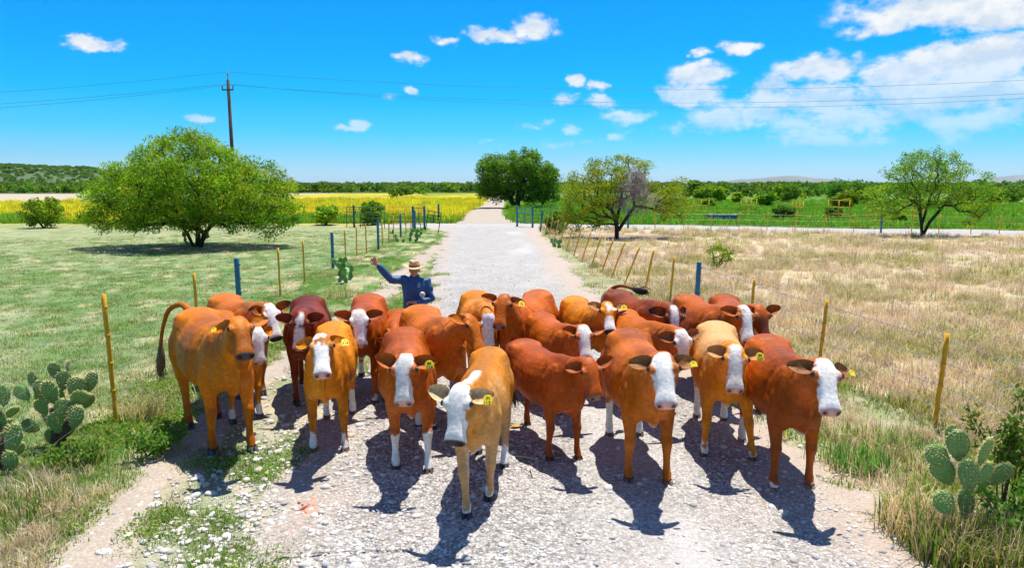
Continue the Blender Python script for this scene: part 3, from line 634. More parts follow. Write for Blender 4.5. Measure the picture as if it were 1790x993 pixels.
def limbs_mesh(nodes, par, cnt, r_tip, expo=.5, mx=.3, n=6):
    """one tube per limb run"""
    ch = {}
    for i, q in enumerate(par): ch.setdefault(q, []).append(i)
    mb = MB(); rad = np.minimum(mx, r_tip * np.maximum(cnt, 1) ** expo)
    starts = [(-1, i) for i in ch.get(-1, [])]
    while starts:
        q, i = starts.pop(); run = ([q] if q >= 0 else []) + [i]
        while ch.get(i):
            c = sorted(ch[i], key=lambda k: -cnt[k]); starts += [(i, k) for k in c[1:]]; i = c[0]; run.append(i)
        P = nodes[run]; rr = rad[run].copy()
        if q >= 0: rr[0] = min(rr[0], rr[1] * 1.15)
        rr[-1] *= .6
        if len(P) > 1: mb.tube(P, rr, n if rr.max() > .03 else 4, True)
    return mb.mesh('limbs', cols=False)
def leaf_cloud(cl, per, rad, g, size, cols, droop=.3, aspect=.3, flatz=.75, shell=None):
    """sprigs scattered around the cluster centres: elongated folded quads"""
    n = len(cl) * per; c = np.repeat(np.asarray(cl), per, 0); k = np.repeat(np.asarray(rad) if np.ndim(rad) else np.full(len(cl), rad), per)
    o = g.normal(0, 1, (n, 3)); o /= np.linalg.norm(o, axis=1, keepdims=True); o *= (g.random(n) ** .5)[:, None]; o[:, 2] *= flatz; P = c + o * k[:, None]
    d = g.normal(0, 1, (n, 3)) + o * .8; d[:, 2] -= droop; d /= np.linalg.norm(d, axis=1, keepdims=True); s = np.cross(d, g.normal(0, 1, (n, 3))); s /= np.linalg.norm(s, axis=1, keepdims=True)
    l = size * g.uniform(.6, 1.35, n)[:, None]; w = l * aspect * g.uniform(.7, 1.3, n)[:, None]
    V = np.stack([P - d * l * .5, P + s * w * .5, P + d * l * .5, P - s * w * .5], 1).reshape(-1, 3); F = np.arange(n * 4).reshape(-1, 4)
    cc = np.asarray(cols); tone = np.repeat(g.uniform(.78, 1.22, len(cl)), per); ci = cc[np.repeat(g.integers(0, len(cc), len(cl)), per)] * .6 + cc[g.integers(0, len(cc), n)] * .4
    C = ci * (tone * g.uniform(.75, 1.25, n))[:, None]; return V, F, np.repeat(np.clip(C, .004, .6), 4, 0)
MESQ = [(.19, .34, .008), (.26, .38, .010), (.13, .28, .008), (.33, .40, .012), (.095, .22, .010)]
DARKT = [(.08, .22, .012), (.12, .26, .014), (.17, .29, .015), (.06, .18, .014)]
def envelope_pts(n, g, f_in, box, mind):
    out = []; tries = 0
    while len(out) < n and tries < 60000:
        tries += 1; p = np.array([g.uniform(*box[0]), g.uniform(*box[1]), g.uniform(*box[2])])
        if not f_in(p): continue
        if out and np.min(np.linalg.norm(np.array(out) - p, axis=1)) < mind: continue
        out.append(p)
    return out
def tree(name, base, lobes, n_cl, mind, per, rad, leafsize, cols, stems, seed, label, r_tip=.012, expo=.5, mx=.25, group=None, dead=None, cat='tree', bark=None, shell=.35, aspect=.3, droop=.3):
    """lobes: ellipsoids (x,y,z,rx,ry,rz) in tree space that the crown fills; foliage sits towards their skin"""
    g = np.random.default_rng(seed); Lb = np.array(lobes, float)
    def f_in(p):
        e = np.sqrt((((p - Lb[:, :3]) / Lb[:, 3:]) ** 2).sum(1)); m = e.min(); return m < 1 and (m > shell or g.random() < .25)
    lo = (Lb[:, :3] - Lb[:, 3:]).min(0); hi = (Lb[:, :3] + Lb[:, 3:]).max(0)
    cl = envelope_pts(n_cl, g, f_in, list(zip(lo, hi)), mind)
    e = put(name, None, label=label, cat=cat, group=group, loc=base); e.empty_display_size = .2
    nodes, par, cnt = skeleton(cl + (list(dead['pts']) if dead else []), stems, g)
    put('trunk', limbs_mesh(nodes, par, cnt, r_tip, expo, mx), bark or BARK, e)
    V, F, C = leaf_cloud(cl, per, rad * g.uniform(.7, 1.25, len(cl)), g, leafsize, cols, droop, aspect)
    # stray twigs at the outline
    put('crown', mesh_np('crown', V, F, C, smooth=False), LEAF_M, e)
    if dead:
        mb = MB()
        for p in dead['pts']:
            for i in range(dead['n']):
                d = g.normal(0, 1, 3); d[2] -= .35; d /= np.linalg.norm(d); l = g.uniform(.3, .8); a = p + g.normal(0, .12, 3); mid = a + d * l * .5 + g.normal(0, .06, 3); b = a + d * l + g.normal(0, .1, 3) - [0, 0, .1]
                mb.tube([a, mid, b], [.012, .008, .004], 3, False)
        put('dead_branches', mb.mesh('dead', cols=False), GREYBARK, e, label='bare grey dead branches')
    return e
def build_trees():
    # the big round mesquite in the left pasture
    b = gp(345, 432)
    tree('mesquite_tree', (b[0], b[1], 0), [(-.2, 0, 2.7, 3.5, 3.2, 1.9), (.0, 0, 3.7, 2.0, 2.0, 1.5), (2.4, 0, 2.4, 2.1, 2.2, 1.5), (-2.9, .2, 2.1, 2.0, 2.0, 1.2), (3.5, -.2, 1.5, 1.2, 1.5, 1.0), (1.6, -.8, 1.5, 1.6, 1.4, .7), (-1.5, -.8, 1.5, 1.7, 1.4, .7), (1.3, .2, 3.4, 1.5, 1.6, 1.0), (-1.6, 0, 3.4, 1.5, 1.5, 1.0), (-3.7, -.3, 1.5, 1.1, 1.2, .7)],
         440, .38, 160, .50, .15, MESQ + DARKT[2:3], [[(0, 0, -.05), (.05, .0, .5), (.1, .05, 1.0)], [(-.2, .1, -.05), (-.45, .1, .6), (-.9, .1, 1.2)], [(.15, -.1, -.05), (.4, -.1, .6), (.9, -.1, 1.2)]], 21,
         'large round mesquite tree with dense yellow green crown in the left pasture', .014, .46, .11, shell=.45)
    # mesquite with a dead half
    b = gp(1078, 416)
    g = np.random.default_rng(5); dp = [np.array([1.0, -.5, 2.7]) + g.normal(0, 1, 3) * [.65, .5, .62] for _ in range(30)]
    tree('mesquite_tree', (b[0], b[1], 0), [(-1.5, 0, 2.2, 1.6, 1.6, 1.35), (-.5, .3, 3.2, 1.3, 1.4, 1.1), (-2.2, 0, 1.3, .9, 1.1, .9), (-1.2, -.3, 1.2, 1.2, 1.0, .7), (2.9, 0, 1.9, 1.05, 1.2, 1.0), (3.3, 0, 2.5, .6, .8, .8), (.9, .8, 3.7, 1.0, 1.0, .7), (1.6, 1.2, 2.6, .8, .8, .8), (.1, .2, 4.1, .6, .6, .45)],
         240, .33, 80, .40, .14, [(.24, .40, .010), (.31, .42, .012), (.17, .34, .010), (.37, .41, .014)], [[(0, 0, -.05), (.0, 0, .5), (-.05, 0, .95), (-.3, .0, 1.5)], [(.08, 0, .4), (.45, 0, 1.0), (.9, -.1, 1.7)], [(-.05, .1, .7), (.2, .3, 1.8), (.3, .3, 2.6)]], 22,
         'yellowing mesquite tree with a bare grey dead section by the right fence', .013, .47, .12, dead={'pts': dp, 'n': 26}, shell=.3)
    # roadside oaks at the track
    b = gp(903, 364)
    tree('roadside_tree', (b[0], b[1], 0), [(-2.6, 0, 4.3, 2.3, 2.2, 2.3), (.9, 0, 5.2, 2.3, 2.2, 2.0), (2.8, 0, 3.7, 2.2, 2.2, 2.0), (-.8, 0, 3.6, 2.3, 2.2, 1.8), (-3.3, 0, 2.3, 1.6, 1.8, 1.5), (4.0, 0, 2.2, 1.4, 1.6, 1.4), (2.0, -.5, 1.7, 1.6, 1.5, 1.1), (-1.6, .8, 1.8, 1.6, 1.5, 1.1)],
         300, .55, 110, .75, .25, [(.10, .25, .012), (.15, .30, .014), (.20, .33, .015), (.07, .20, .014)], [[(.1, 0, -.05), (.15, 0, 1.0), (.3, 0, 2.0)], [(-.2, 0, .1), (-.8, 0, 1.3), (-1.6, 0, 2.4)]], 23, 'dark green broad roadside tree beside the dirt track', .03, .5, .32, shell=.4, aspect=.45)
    b = gp(952, 362)
    tree('roadside_tree', (b[0], b[1] + 6, 0), [(0, 0, 3.2, 1.5, 1.5, 1.5), (1.0, 0, 4.4, 1.0, 1.0, 1.0), (-.5, 0, 2.2, 1.2, 1.2, 1.0)], 90, .5, 80, .6, .24, DARKT, [[(0, 0, -.05), (.05, 0, 1.0), (.2, 0, 1.8)]], 24, 'smaller dark tree just right of the broad roadside tree', .03, .5, .2, shell=.3, aspect=.45)
    # airy mesquite on the right
    b = gp(1612, 413)
    tree('mesquite_tree', (b[0], b[1], 0), [(0, 0, 3.5, 1.7, 1.6, 1.3), (-1.2, 0, 3.3, 1.1, 1.2, .9), (1.2, 0, 3.5, 1.1, 1.2, 1.0), (-2.2, 0, 2.0, 1.2, 1.2, .95), (2.6, 0, 1.9, 1.2, 1.2, .95), (3.4, 0, 2.2, .8, .9, .9), (-.2, 0, 2.3, 1.4, 1.3, .8), (1.6, .3, 2.2, 1.1, 1.1, .8), (3.2, 0, 3.2, .35, .4, .5)],
         260, .32, 62, .38, .14, MESQ + [(.24, .36, .012)], [[(0, 0, -.05), (-.1, 0, .7), (-.25, 0, 1.4), (-.3, 0, 2.2)], [(.05, 0, .1), (.35, 0, .8), (.9, 0, 1.5), (1.3, 0, 2.0)], [(-.1, 0, .5), (.15, .1, 1.4), (.35, .1, 2.4)]], 25, 'airy green mesquite with forked dark trunk at the right field edge', .011, .46, .10, shell=.25)
    # shrubs
    SH = [(76, 398, 66, 52, MESQ, 'small round shrub at the far left edge of the pasture'), (570, 393, 46, 34, MESQ, 'round shrub left of the dark green gate'), (652, 393, 44, 40, MESQ, 'round shrub growing through the dark green gate'), (1255, 470, 54, 46, MESQ, 'low wispy shrub in the dry right field near the blue post'),
          (1370, 385, 34, 24, DARKT, 'dark shrub among the yellow metal frames'), (1475, 366, 40, 30, MESQ, 'pale shrub behind the yellow metal frames'), (1337, 362, 34, 28, MESQ, 'round bush left of the pair in the green field'), (1258, 352, 26, 26, MESQ, 'small bush at the left end of the green field'), (1288, 357, 16, 20, MESQ, 'tiny bush between two larger ones in the green field'),
          (1375, 353, 52, 28, MESQ + DARKT, 'broad bush in the middle of the green field'), (1232, 348, 36, 24, MESQ, 'bush at the far left of the green field beside the dead tree'), (1420, 343, 42, 22, DARKT, 'dark rounded tree behind the green field'), (1470, 347, 66, 32, DARKT, 'wide dark green tree left of the airy mesquite'), (1690, 352, 60, 30, MESQ + DARKT, 'bushy tree behind the airy mesquite'), (1755, 354, 60, 26, DARKT, 'dark bush at the right edge of the green field'),
          (1458, 384, 26, 22, DARKT, 'low dark shrub in front of the yellow frames'), (1570, 390, 24, 18, MESQ, 'low shrub left of the airy mesquite trunk'), (1510, 355, 30, 20, MESQ, 'small shrub beside the wide dark green tree'), (1238, 362, 22, 14, MESQ, 'low bush just behind the blue water trough'), (975, 405, 40, 30, DARKT, 'dark shrub along the right fence by the dead mesquite'), (1690, 400, 22, 12, MESQ, 'low scrub on the right field edge')]
    for i, (px, py, w, h, cols, lab) in enumerate(SH):
        b = gp(px, py); k = b[1] / FPX; W, H = w * k / 2, h * k
        lob = [(0, 0, H * .58, W, W, H * .42), (-W * .4, 0, H * .45, W * .6, W * .6, H * .36), (W * .45, 0, H * .5, W * .55, W * .6, H * .38), (0, -W * .3, H * .4, W * .6, W * .5, H * .33)]
        st = [[(0, 0, -.03), (W * .1, 0, H * .25)], [(.04, 0, -.03), (-W * .25, 0, H * .25)], [(0, .04, -.03), (W * .3, .05, H * .22)]]
        wispy = 'wispy' in lab; n = 26 if wispy else 46
        tree('shrub', (b[0], b[1], float(ground_z(b[0], b[1]))), lob, n, .1 * min(W, H), 26 if wispy else 70, .34 * min(W, H), max(.07, min(.5, .0042 * b[1])), cols, st, 40 + i, lab, .006 + .00012 * b[1], .5, .08, cat='shrub', bark=BARK2, shell=.3, aspect=.4)
build_trees()

def build_far():
    # distant woodland: crowns one cannot tell apart
    pro = []
    for k in range(4):
        g = np.random.default_rng(70 + k); cl = [np.array([g.normal(0, .42), g.normal(0, .42), g.uniform(.25, .85)]) for _ in range(16)]
        V, F, C = leaf_cloud(cl, 26, .30, g, .22, DARKT[:3] + [(.10, .15, .02)], .2, .6); V[:, 2] = np.clip(V[:, 2], 0, None); me = mesh_np('far_crown', V, F, C, smooth=False); me.materials.append(LEAF_M); pro.append(me)
    pts = []; sc = []
    def row(n, y0, y1, s0, s1, keep=None, xs=.85):
        for _ in range(n):
            y = rng.uniform(y0, y1); x = rng.uniform(-xs, xs) * y
            if keep and not keep(x, y): continue
            pts.append((x, y, float(ground_z(x, y)) - .1)); sc.append(rng.uniform(s0, s1))
    row(420, 270, 340, 2.6, 4.6, lambda x, y: not (x / y > .25 and rng.random() < .5)); row(700, 340, 620, 3.2, 5.6); row(900, 620, 1500, 4, 8); row(700, 1500, 4200, 7, 14)
    row(150, 130, 270, 2.2, 4.5, lambda x, y: x > .2 * y)
    row(30, 120, 260, 1.5, 3.0, lambda x, y: -.02 * y > x > -.6 * y)
    n = len(pts); scatter('far_woodland', np.array(pts), rng.random(n) * 6.28, np.array(sc), rng.integers(0, 4, n), pro, 'far green woodland along the horizon')
    # wooded hill on the left
    X = np.linspace(-2300, -560, 150); Yv = np.linspace(900, 1900, 70); XX, YY = np.meshgrid(X, Yv, indexing='ij')
    prof = np.interp(XX * 1250 / YY, [-2300, -1500, -960, -900, -820, -770, -735, -700, -660, -600], [30, 36, 37, 38, 34, 33, 27, 18, 6, -2]); dep = sst(950, 1250, YY) * (1 - sst(1500, 1900, YY) * .6)
    Z = prof * dep * (YY / 1250) + 5 * (fbm(XX * .01, YY * .01, 4) - .5) * dep - 1.5; i, j = np.meshgrid(np.arange(149), np.arange(69), indexing='ij'); i = i.ravel(); j = j.ravel()
    m, nt, b = node_mat('scrub_hillside'); tc = N(nt, 'ShaderNodeTexCoord'); nn = noise(nt, .05, 6, .7, tc.outputs['Object']); r = ramp(nt, [(.35, (.05, .10, .03)), (.62, (.09, .13, .045)), (.8, (.20, .18, .10))]); L(nt, nn.outputs[0], r.inputs[0]); L(nt, r.outputs[0], b.inputs['Base Color']); b.inputs['Roughness'].default_value = .95
    put('hill', mesh_np('hill', np.stack([XX.ravel(), YY.ravel(), Z.ravel()], 1), np.stack([i * 70 + j, (i + 1) * 70 + j, (i + 1) * 70 + j + 1, i * 70 + j + 1], 1)), m, kind='structure', label='low scrub covered hill at the left horizon')
    k = rng.integers(0, len(XX.ravel()), 9000); x = XX.ravel()[k] + rng.uniform(-6, 6, len(k)); y = YY.ravel()[k] + rng.uniform(-7, 7, len(k)); z = Z.ravel()[k]; ok = (z > -1) & (y < 1500)
    scatter('hill_scrub', np.stack([x, y, z - .6], 1)[ok], rng.random(ok.sum()) * 6.28, rng.uniform(3, 7, ok.sum()), rng.integers(0, 4, ok.sum()), pro, 'dense dark scrub growing over the left hill')
    # mountains far right
    m2 = simple_mat('mountain_rock', (.16, .17, .15), .95, .3, .0008, bumps=0)
    for nm, cx, w, h, lab in (('mountain', 1372, 150, 17, 'pale blue distant mountain above the green field'), ('mountain', 1830, 190, 22, 'pale blue distant mountain at the right edge')):
        D = 12500.; c = (cx - 895) / FPX * D; W = w / FPX * D; Hh = h / FPX * D; u = np.linspace(-1, 1, 70); v = np.linspace(-1, 1, 20); U, Vv = np.meshgrid(u, v, indexing='ij')
        Z = Hh * np.clip(1 - np.abs(U) ** 1.6, 0, 1) * np.clip(1 - Vv ** 2, 0, 1) * (.8 + .4 * fbm(U * 3 + cx, Vv * 3, 4)) - 8; i, j = np.meshgrid(np.arange(69), np.arange(19), indexing='ij'); i = i.ravel(); j = j.ravel()
        put(nm, mesh_np(nm, np.stack([c + U.ravel() * W, D + Vv.ravel() * W * .5, Z.ravel()], 1), np.stack([i * 20 + j, (i + 1) * 20 + j, (i + 1) * 20 + j + 1, i * 20 + j + 1], 1)), m2, kind='structure', label=lab)
build_far()

# ------------------------------------------------------------------ prickly pears
def pad_mat(name, a, b_):
    m, nt, b = node_mat(name); tc = N(nt, 'ShaderNodeTexCoord'); oi = N(nt, 'ShaderNodeObjectInfo'); O = tc.outputs['Object']
    n = noise(nt, 9, 4, .6, O); r = ramp(nt, [(.3, a), (.7, b_)]); L(nt, n.outputs[0], r.inputs[0])
    mr = N(nt, 'ShaderNodeMapRange'); mr.inputs[3].default_value = .75; mr.inputs[4].default_value = 1.3; L(nt, oi.outputs['Random'], mr.inputs[0]); hs = N(nt, 'ShaderNodeHueSaturation'); L(nt, r.outputs[0], hs.inputs['Color']); L(nt, mr.outputs[0], hs.inputs['Value'])
    n3 = noise(nt, 3.5, 3, .6, O); r3 = ramp(nt, [(.62, (0, 0, 0)), (.75, (.5, .5, .5))]); L(nt, n3.outputs[0], r3.inputs[0]); c = mixc(nt, r3.outputs[0], hs.outputs[0], (.30, .26, .10)); L(nt, c, b.inputs['Base Color'])
    b.inputs['Roughness'].default_value = .55; bump(nt, b, n.outputs[0], .2, .02); return m
PAD = pad_mat('cactus_pad', (.085, .23, .045), (.16, .33, .07)); SPINE = simple_mat('cactus_spines', (.62, .50, .22), .6, .2, bumps=0)
def pad_mesh(seed, spines=True):
    """egg-shaped pad in the xz plane, length 1 from its base, thickness ~.12, with areoles and spines"""
    g = np.random.default_rng(seed); rg = []
    for t in np.linspace(.0, 1, 11):
        w = .40 * math.sin(math.pi * min(1, t * .93 + .045)) ** .62 * (.62 + .45 * t); th = .034 + .022 * math.sin(math.pi * t); a = np.arange(14) * 2 * np.pi / 14
        if t in (0., 1.): w *= .55; th *= .6
        rg.append(np.stack([w * np.cos(a) + .02 * math.sin(t * 4 + seed), th * np.sign(np.sin(a)) * np.abs(np.sin(a)) ** .8 + .05 * t * t * math.sin(seed), np.full(14, t)], 1))
    V, Q, T = rings_mesh(rg); V = V + .012 * (fbm3(V, 6) - .5)[:, None] * [1, 3, 1]
    body = mesh_np('pad', V, [Q, T])
    mb = MB()
    if spines:
        for r_ in range(9):
            t = .10 + .88 * r_ / 8; w = .40 * math.sin(math.pi * min(1, t * .93 + .045)) ** .62 * (.62 + .45 * t)
            for c_ in np.linspace(-1, 1, 7):
                for s in (-1, 1):
                    p = np.array([w * c_ * .97 + .02 * math.sin(t * 4 + seed), s * (.034 + .022 * math.sin(math.pi * t)) * math.sqrt(max(.03, 1 - c_ * c_)) + .05 * t * t * math.sin(seed), t])
                    for q in range(3):
                        d = np.array([c_ * .8 + g.normal(0, .45), s * (.9 if abs(c_) < .9 else .2) + g.normal(0, .4), g.normal(0.1, .5)]); d /= np.linalg.norm(d); l = g.uniform(.06, .14)
                        x_, y_, _ = frame(d); mb.add([p + x_ * .009, p - x_ * .009 + y_ * .006, p - y_ * .009, p + d * l], None, [[0, 1, 3], [1, 2, 3], [2, 0, 3]])
    return body, (mb.mesh('spines', smooth=False, cols=False) if spines else None)
PADS = [pad_mesh(s) for s in (1, 2, 3)]; PADS_FAR = [pad_mesh(s, False) for s in (4, 5)]
def prickly_pear(base, height, width, n, label, seed, padlen, near=True, flower=None):
    g = np.random.default_rng(seed); e = put('prickly_pear', None, label=label, cat='cactus', loc=base); e.empty_display_size = .1
    tips = []
    for i in range(max(3, n // 5)): tips.append((np.array([g.uniform(-1, 1) * width * .30, g.uniform(-1, 1) * width * .25, -.03]), 0))
    k = 0; tries = 0
    while k < n and tips and tries < 400:
        tries += 1; qa, qb = (int(g.integers(0, len(tips))) for _ in range(2)); qi = qa if tips[qa][0][2] > tips[qb][0][2] or g.random() < .3 else qb; p, lev = tips[qi]; l = padlen * g.uniform(.8, 1.12) * (1 - .06 * lev)
        out = p[0] / (width * .5 + 1e-6); tilt = np.clip(out * .55 + g.normal(0, .45), -1.3, 1.3); lean = np.clip(p[1] / (width * .5) * -.4 + g.normal(0, .3), -.9, .9); rz = g.uniform(-.75, .75) + (math.pi / 2 if g.random() < .10 else 0)
        M = Matrix.Rotation(tilt, 4, 'Y') @ Matrix.Rotation(lean, 4, 'X') @ Matrix.Rotation(rz, 4, 'Z'); tip = np.array(M @ Vector((0, 0, l)))
        if p[2] + tip[2] > height or abs(p[0] + tip[0]) > width * .56 or abs(p[1] + tip[1]) > width * .5: continue
        tips.pop(qi); src = (PADS if near else PADS_FAR)[g.integers(0, 3 if near else 2)]
        o = put('pad', src[0], PAD, e); o.matrix_local = Matrix.Translation(Vector(p)) @ M @ Matrix.Diagonal((l, l * g.uniform(.9, 1.2), l, 1))
        if src[1]: put('spines', src[1], SPINE, o)
        k += 1
        for q in range(int(g.choice([1, 2, 2, 3]))):
            sx = g.uniform(-.26, .26); tips.append((p + np.array(M @ Vector((sx * l, 0, l * (.97 - abs(sx) * .5)))), lev + 1))
    return e
def build_cacti():
    for px, py, w, h, n, pl, near, lab in (
            (600, 492, 78, 46, 22, .26, False, 'prickly pear clump between the left fence and the man'), (708, 424, 62, 24, 22, .30, False, 'low prickly pear clump by the far left fence posts'), (1196, 548, 46, 38, 14, .26, False, 'prickly pear clump at the foot of the blue right fence post'), (972, 410, 44, 26, 16, .34, False, 'dark prickly pear clump along the far right fence'), (978, 432, 30, 18, 8, .26, False, 'small prickly pear at the right road edge'), (343, 428, 36, 26, 12, .3, False, 'prickly pear growing against the trunk of the large mesquite')):
        b = gp(px, py); k = b[1] / FPX; prickly_pear((b[0], b[1] - (.25 if 'trunk' in lab else 0), float(ground_z(b[0], b[1]))), h * k, w * k, n, lab, int(px) % 97 + 3, pl, near)
build_cacti()
def hand_cactus(bpx, Y, label, pads, trunk=()):
    """pads: centre pixel, length in metres, tilt, depth offset, turn"""
    b = at(bpx, 800, Y); z0 = float(ground_z(b[0], Y)); e = put('prickly_pear', None, label=label, cat='cactus', loc=(b[0], Y, z0)); e.empty_display_size = .1
    for i, (px, py, l, tilt, dy, rz) in enumerate(pads):
        c = at(px, py, Y + dy); M = Matrix.Rotation(R(tilt), 4, 'Y') @ Matrix.Rotation(R((i * 37 % 17) - 8), 4, 'X') @ Matrix.Rotation(R(rz), 4, 'Z'); p = Vector((c[0] - b[0], dy, c[2] - z0)) - M @ Vector((0, 0, l * .5)); p.z = max(p.z, -.05)
        o = put('pad', PADS[i % 3][0], PAD, e); o.matrix_local = Matrix.Translation(p) @ M @ Matrix.Diagonal((l * (.92 + .16 * (i % 2)), l, l, 1)); put('spines', PADS[i % 3][1], SPINE, o)
    for P in trunk:
        Q = [at(px, py, Y) - np.array([b[0], Y, z0]) for px, py in P]; put('woody_stem', MB().tube(interp_rows(Q, 3), np.linspace(.055, .04, (len(Q) - 1) * 3 + 1), 9).mesh('stem', cols=False), BARK2, e)
    return e
hand_cactus(1690, 4.95, 'prickly pear pads rising from the tall weeds at the right front', [(1690, 880, .25, 5, 0, 10), (1650, 825, .23, -22, .05, -20), (1722, 835, .25, 14, .0, 25), (1640, 798, .22, -55, .06, 10), (1676, 780, .25, -4, .02, -25), (1722, 790, .23, 10, -.04, 30), (1694, 832, .25, 2, -.08, -5), (1663, 762, .18, 18, .12, 15), (1750, 830, .22, 40, .05, 0), (1652, 880, .22, -35, -.1, 10)])
def zc(x, y): return x / 1.62, 380 + y / 1.62
hand_cactus(100, 7.0, 'prickly pear cactus with a dense head of pads beside the nearest left post', [(*zc(x, y), l, t, d, r) for x, y, l, t, d, r in ((62, 498, .22, -48, .05, 15), (92, 462, .20, -15, .1, -20), (112, 486, .19, -5, -.03, 60), (153, 434, .18, 5, .12, 10), (190, 426, .17, 12, .18, -40), (143, 496, .27, -8, -.08, -10), (180, 462, .22, 8, .06, 35), (216, 482, .24, 30, .0, 10), (258, 466, .24, 22, .05, -12), (222, 515, .22, 50, -.05, 25), (250, 522, .19, 35, .08, 40), (118, 538, .19, -25, -.12, 0), (176, 545, .24, 8, -.1, 45), (214, 566, .25, 20, -.14, -8), (160, 582, .24, -6, -.05, 20), (86, 592, .2, -60, .0, 15), (130, 570, .2, -15, .08, -30), (190, 600, .22, 18, .02, 30), (165, 512, .2, 3, .12, 15), (205, 536, .2, 15, .1, -25), (120, 510, .2, -30, .14, 20), (150, 625, .22, 0, 0, 10))], [[zc(158, 700), zc(155, 660), zc(160, 600), zc(150, 540)], [zc(160, 690), zc(178, 620), zc(205, 560)]])
hand_cactus(8, 6.45, 'prickly pear cactus cut by the left edge of the picture', [(*zc(x, y), l, t, d, r) for x, y, l, t, d, r in ((8, 505, .22, -5, .1, 10), (38, 622, .27, 12, -.1, -8), (8, 648, .27, -8, 0, 20), (28, 692, .22, 10, -.05, 5), (2, 578, .24, -15, .08, -15), (36, 552, .16, 40, .1, 60), (-30, 610, .26, -20, 0, 10), (-25, 545, .23, -10, .05, -20), (-40, 670, .24, -30, 0, 15), (20, 600, .22, 20, .12, 45), (-5, 705, .24, 0, 0, 20), (-60, 640, .22, -45, .05, 0), (45, 660, .2, 45, .02, 20))], [[zc(5, 745), zc(5, 690), zc(0, 620)]])

# ------------------------------------------------------------------ roadside weeds
def build_weeds():
    G = [(.10, .22, .02), (.14, .27, .03), (.08, .19, .02), (.20, .29, .04)]; S = [(.56, .44, .25), (.48, .37, .21), (.62, .52, .31)]
    def weed(name, base, h, w, nb, ns, nl, lab, seed, lsize=.055):
        g = np.random.default_rng(seed); e = put(name, None, label=lab, cat='weeds', loc=base); e.empty_display_size = .1
        def stems(n, cols, hh, nm, mat, wd, lean):
            me = clump(seed + len(nm), n, hh * .45, hh, w * .5, wd, cols, lean, .7); put(nm, me, mat, e)
        if nb: stems(nb, G, h * .85, 'green_blades', GRASS_M, .014, .55)
        if ns: stems(ns, S, h * .95, 'dry_stems', STRAW_M, .007, .8)
        if nl:
            mb = MB(); cl = []
            for i in range(9):
                a = g.uniform(0, 6.28); tip = np.array([math.cos(a) * w * .45, math.sin(a) * w * .4, h * g.uniform(.75, 1.12)]); mid = tip * [.3, .3, .55] + g.normal(0, .03, 3); mb.tube([(tip[0] * .12, tip[1] * .12, 0), mid, tip], [.009, .006, .003], 5, False)
                cl += [mid * (1 - f) + tip * f + g.normal(0, .03, 3) for f in np.linspace(.15, 1, 6)]
            put('stalks', mb.mesh('stalks', cols=False), BARK2, e)
            V, F, C = leaf_cloud(cl, nl, .085, g, lsize, G, .2, .45, 1.); put('leaves', mesh_np('leaves', V, F, C, smooth=False), LEAF_M, e)
        return e
    for px, py, h, w, nb, ns, nl, lab in ((1750, 900, .95, .7, 0, 0, 26, 'tall leafy green weed behind the right prickly pear'), (1690, 985, .60, .75, 420, 420, 0, 'thick clump of blades and dry stalks at the right front'), (1600, 930, .50, .6, 60, 420, 0, 'brown dry stalk clump left of the right prickly pear'),
            (1775, 985, .55, .6, 240, 150, 10, 'weed clump in the bottom right corner'), (1500, 820, .36, .55, 260, 60, 0, 'green grass clump beside the rightmost cow'), (1560, 780, .34, .6, 120, 160, 0, 'mixed grass clump below the right fence wires'),
            (40, 900, .3, .8, 160, 160, 0, 'dry and green grass clump under the left cactus'), (250, 730, .45, .5, 30, 260, 0, 'thin dry stalks beside the nearest left post'), (130, 815, .2, .6, 160, 60, 6, 'green weeds around the foot of the left cactus'), (270, 790, .24, .7, 60, 30, 18, 'low leafy weeds left of the tailed cow'), (600, 520, .5, .9, 40, 260, 0, 'pale dry grass behind the herd on the left')):
        b = gp(px, py); weed('weed_clump', (b[0], b[1], float(ground_z(b[0], b[1]))), h, w, nb, ns, nl, lab, int(px) + 500)
build_weeds()
# ------------------------------------------------------------------ fences, gates, pole
YEL = simple_mat('yellow_post_paint', (.72, .36, .010), .55, .25, 9, bumps=.15); BLUE = simple_mat('blue_post_paint', (.025, .15, .25), .5, .25, 9, bumps=.15)
GREENP = simple_mat('dark_green_gate_paint', (.02, .09, .085), .5, .25, 8); BLACKP = simple_mat('black_gate_paint', (.015, .018, .02), .5, .2, 8); WIRE = simple_mat('galvanised_wire', (.33, .34, .36), .45, .2, 30, metal=.6, bumps=0); RUST = simple_mat('rusty_steel', (.17, .07, .03), .85, .4, 12)
CONC = simple_mat('trough_concrete', (.42, .40, .37), .9, .2, 6); TROUGH = simple_mat('trough_blue_paint', (.02, .14, .30), .55, .3, 5); POLEW = bark_mat('weathered_pole_wood', (.10, .07, .055)); PORC = simple_mat('porcelain', (.30, .24, .20), .3, .1, bumps=0)
def yellow_post_mesh(h, seed):
    g = np.random.default_rng(seed); mb = MB(); P = [(g.normal(0, .004), g.normal(0, .004), z) for z in np.linspace(-.15, h, 8)]; mb.tube(P, .026 * (1 + .07 * g.normal(0, 1, 8)), 8)
    for z in np.linspace(.25, .9, 4) * h: mb.tube([(0, 0, z - .012), (0, 0, z + .012)], [.030, .030], 8)
    return mb.mesh('post', cols=False)
def blue_post_mesh(h):
    mb = MB(); mb.tube([(0, 0, -.15), (0, 0, h - .006), (0, 0, h), (0, 0, h + .002)], [.052, .052, .049, .02], 12)
    for z in np.linspace(.25, .9, 4) * h: mb.box((.056, 0, z), (.012, .012, .014))
    return mb.mesh('post', cols=False)
YP = [yellow_post_mesh(1.0, s) for s in range(3)]; BP = blue_post_mesh(1.0)
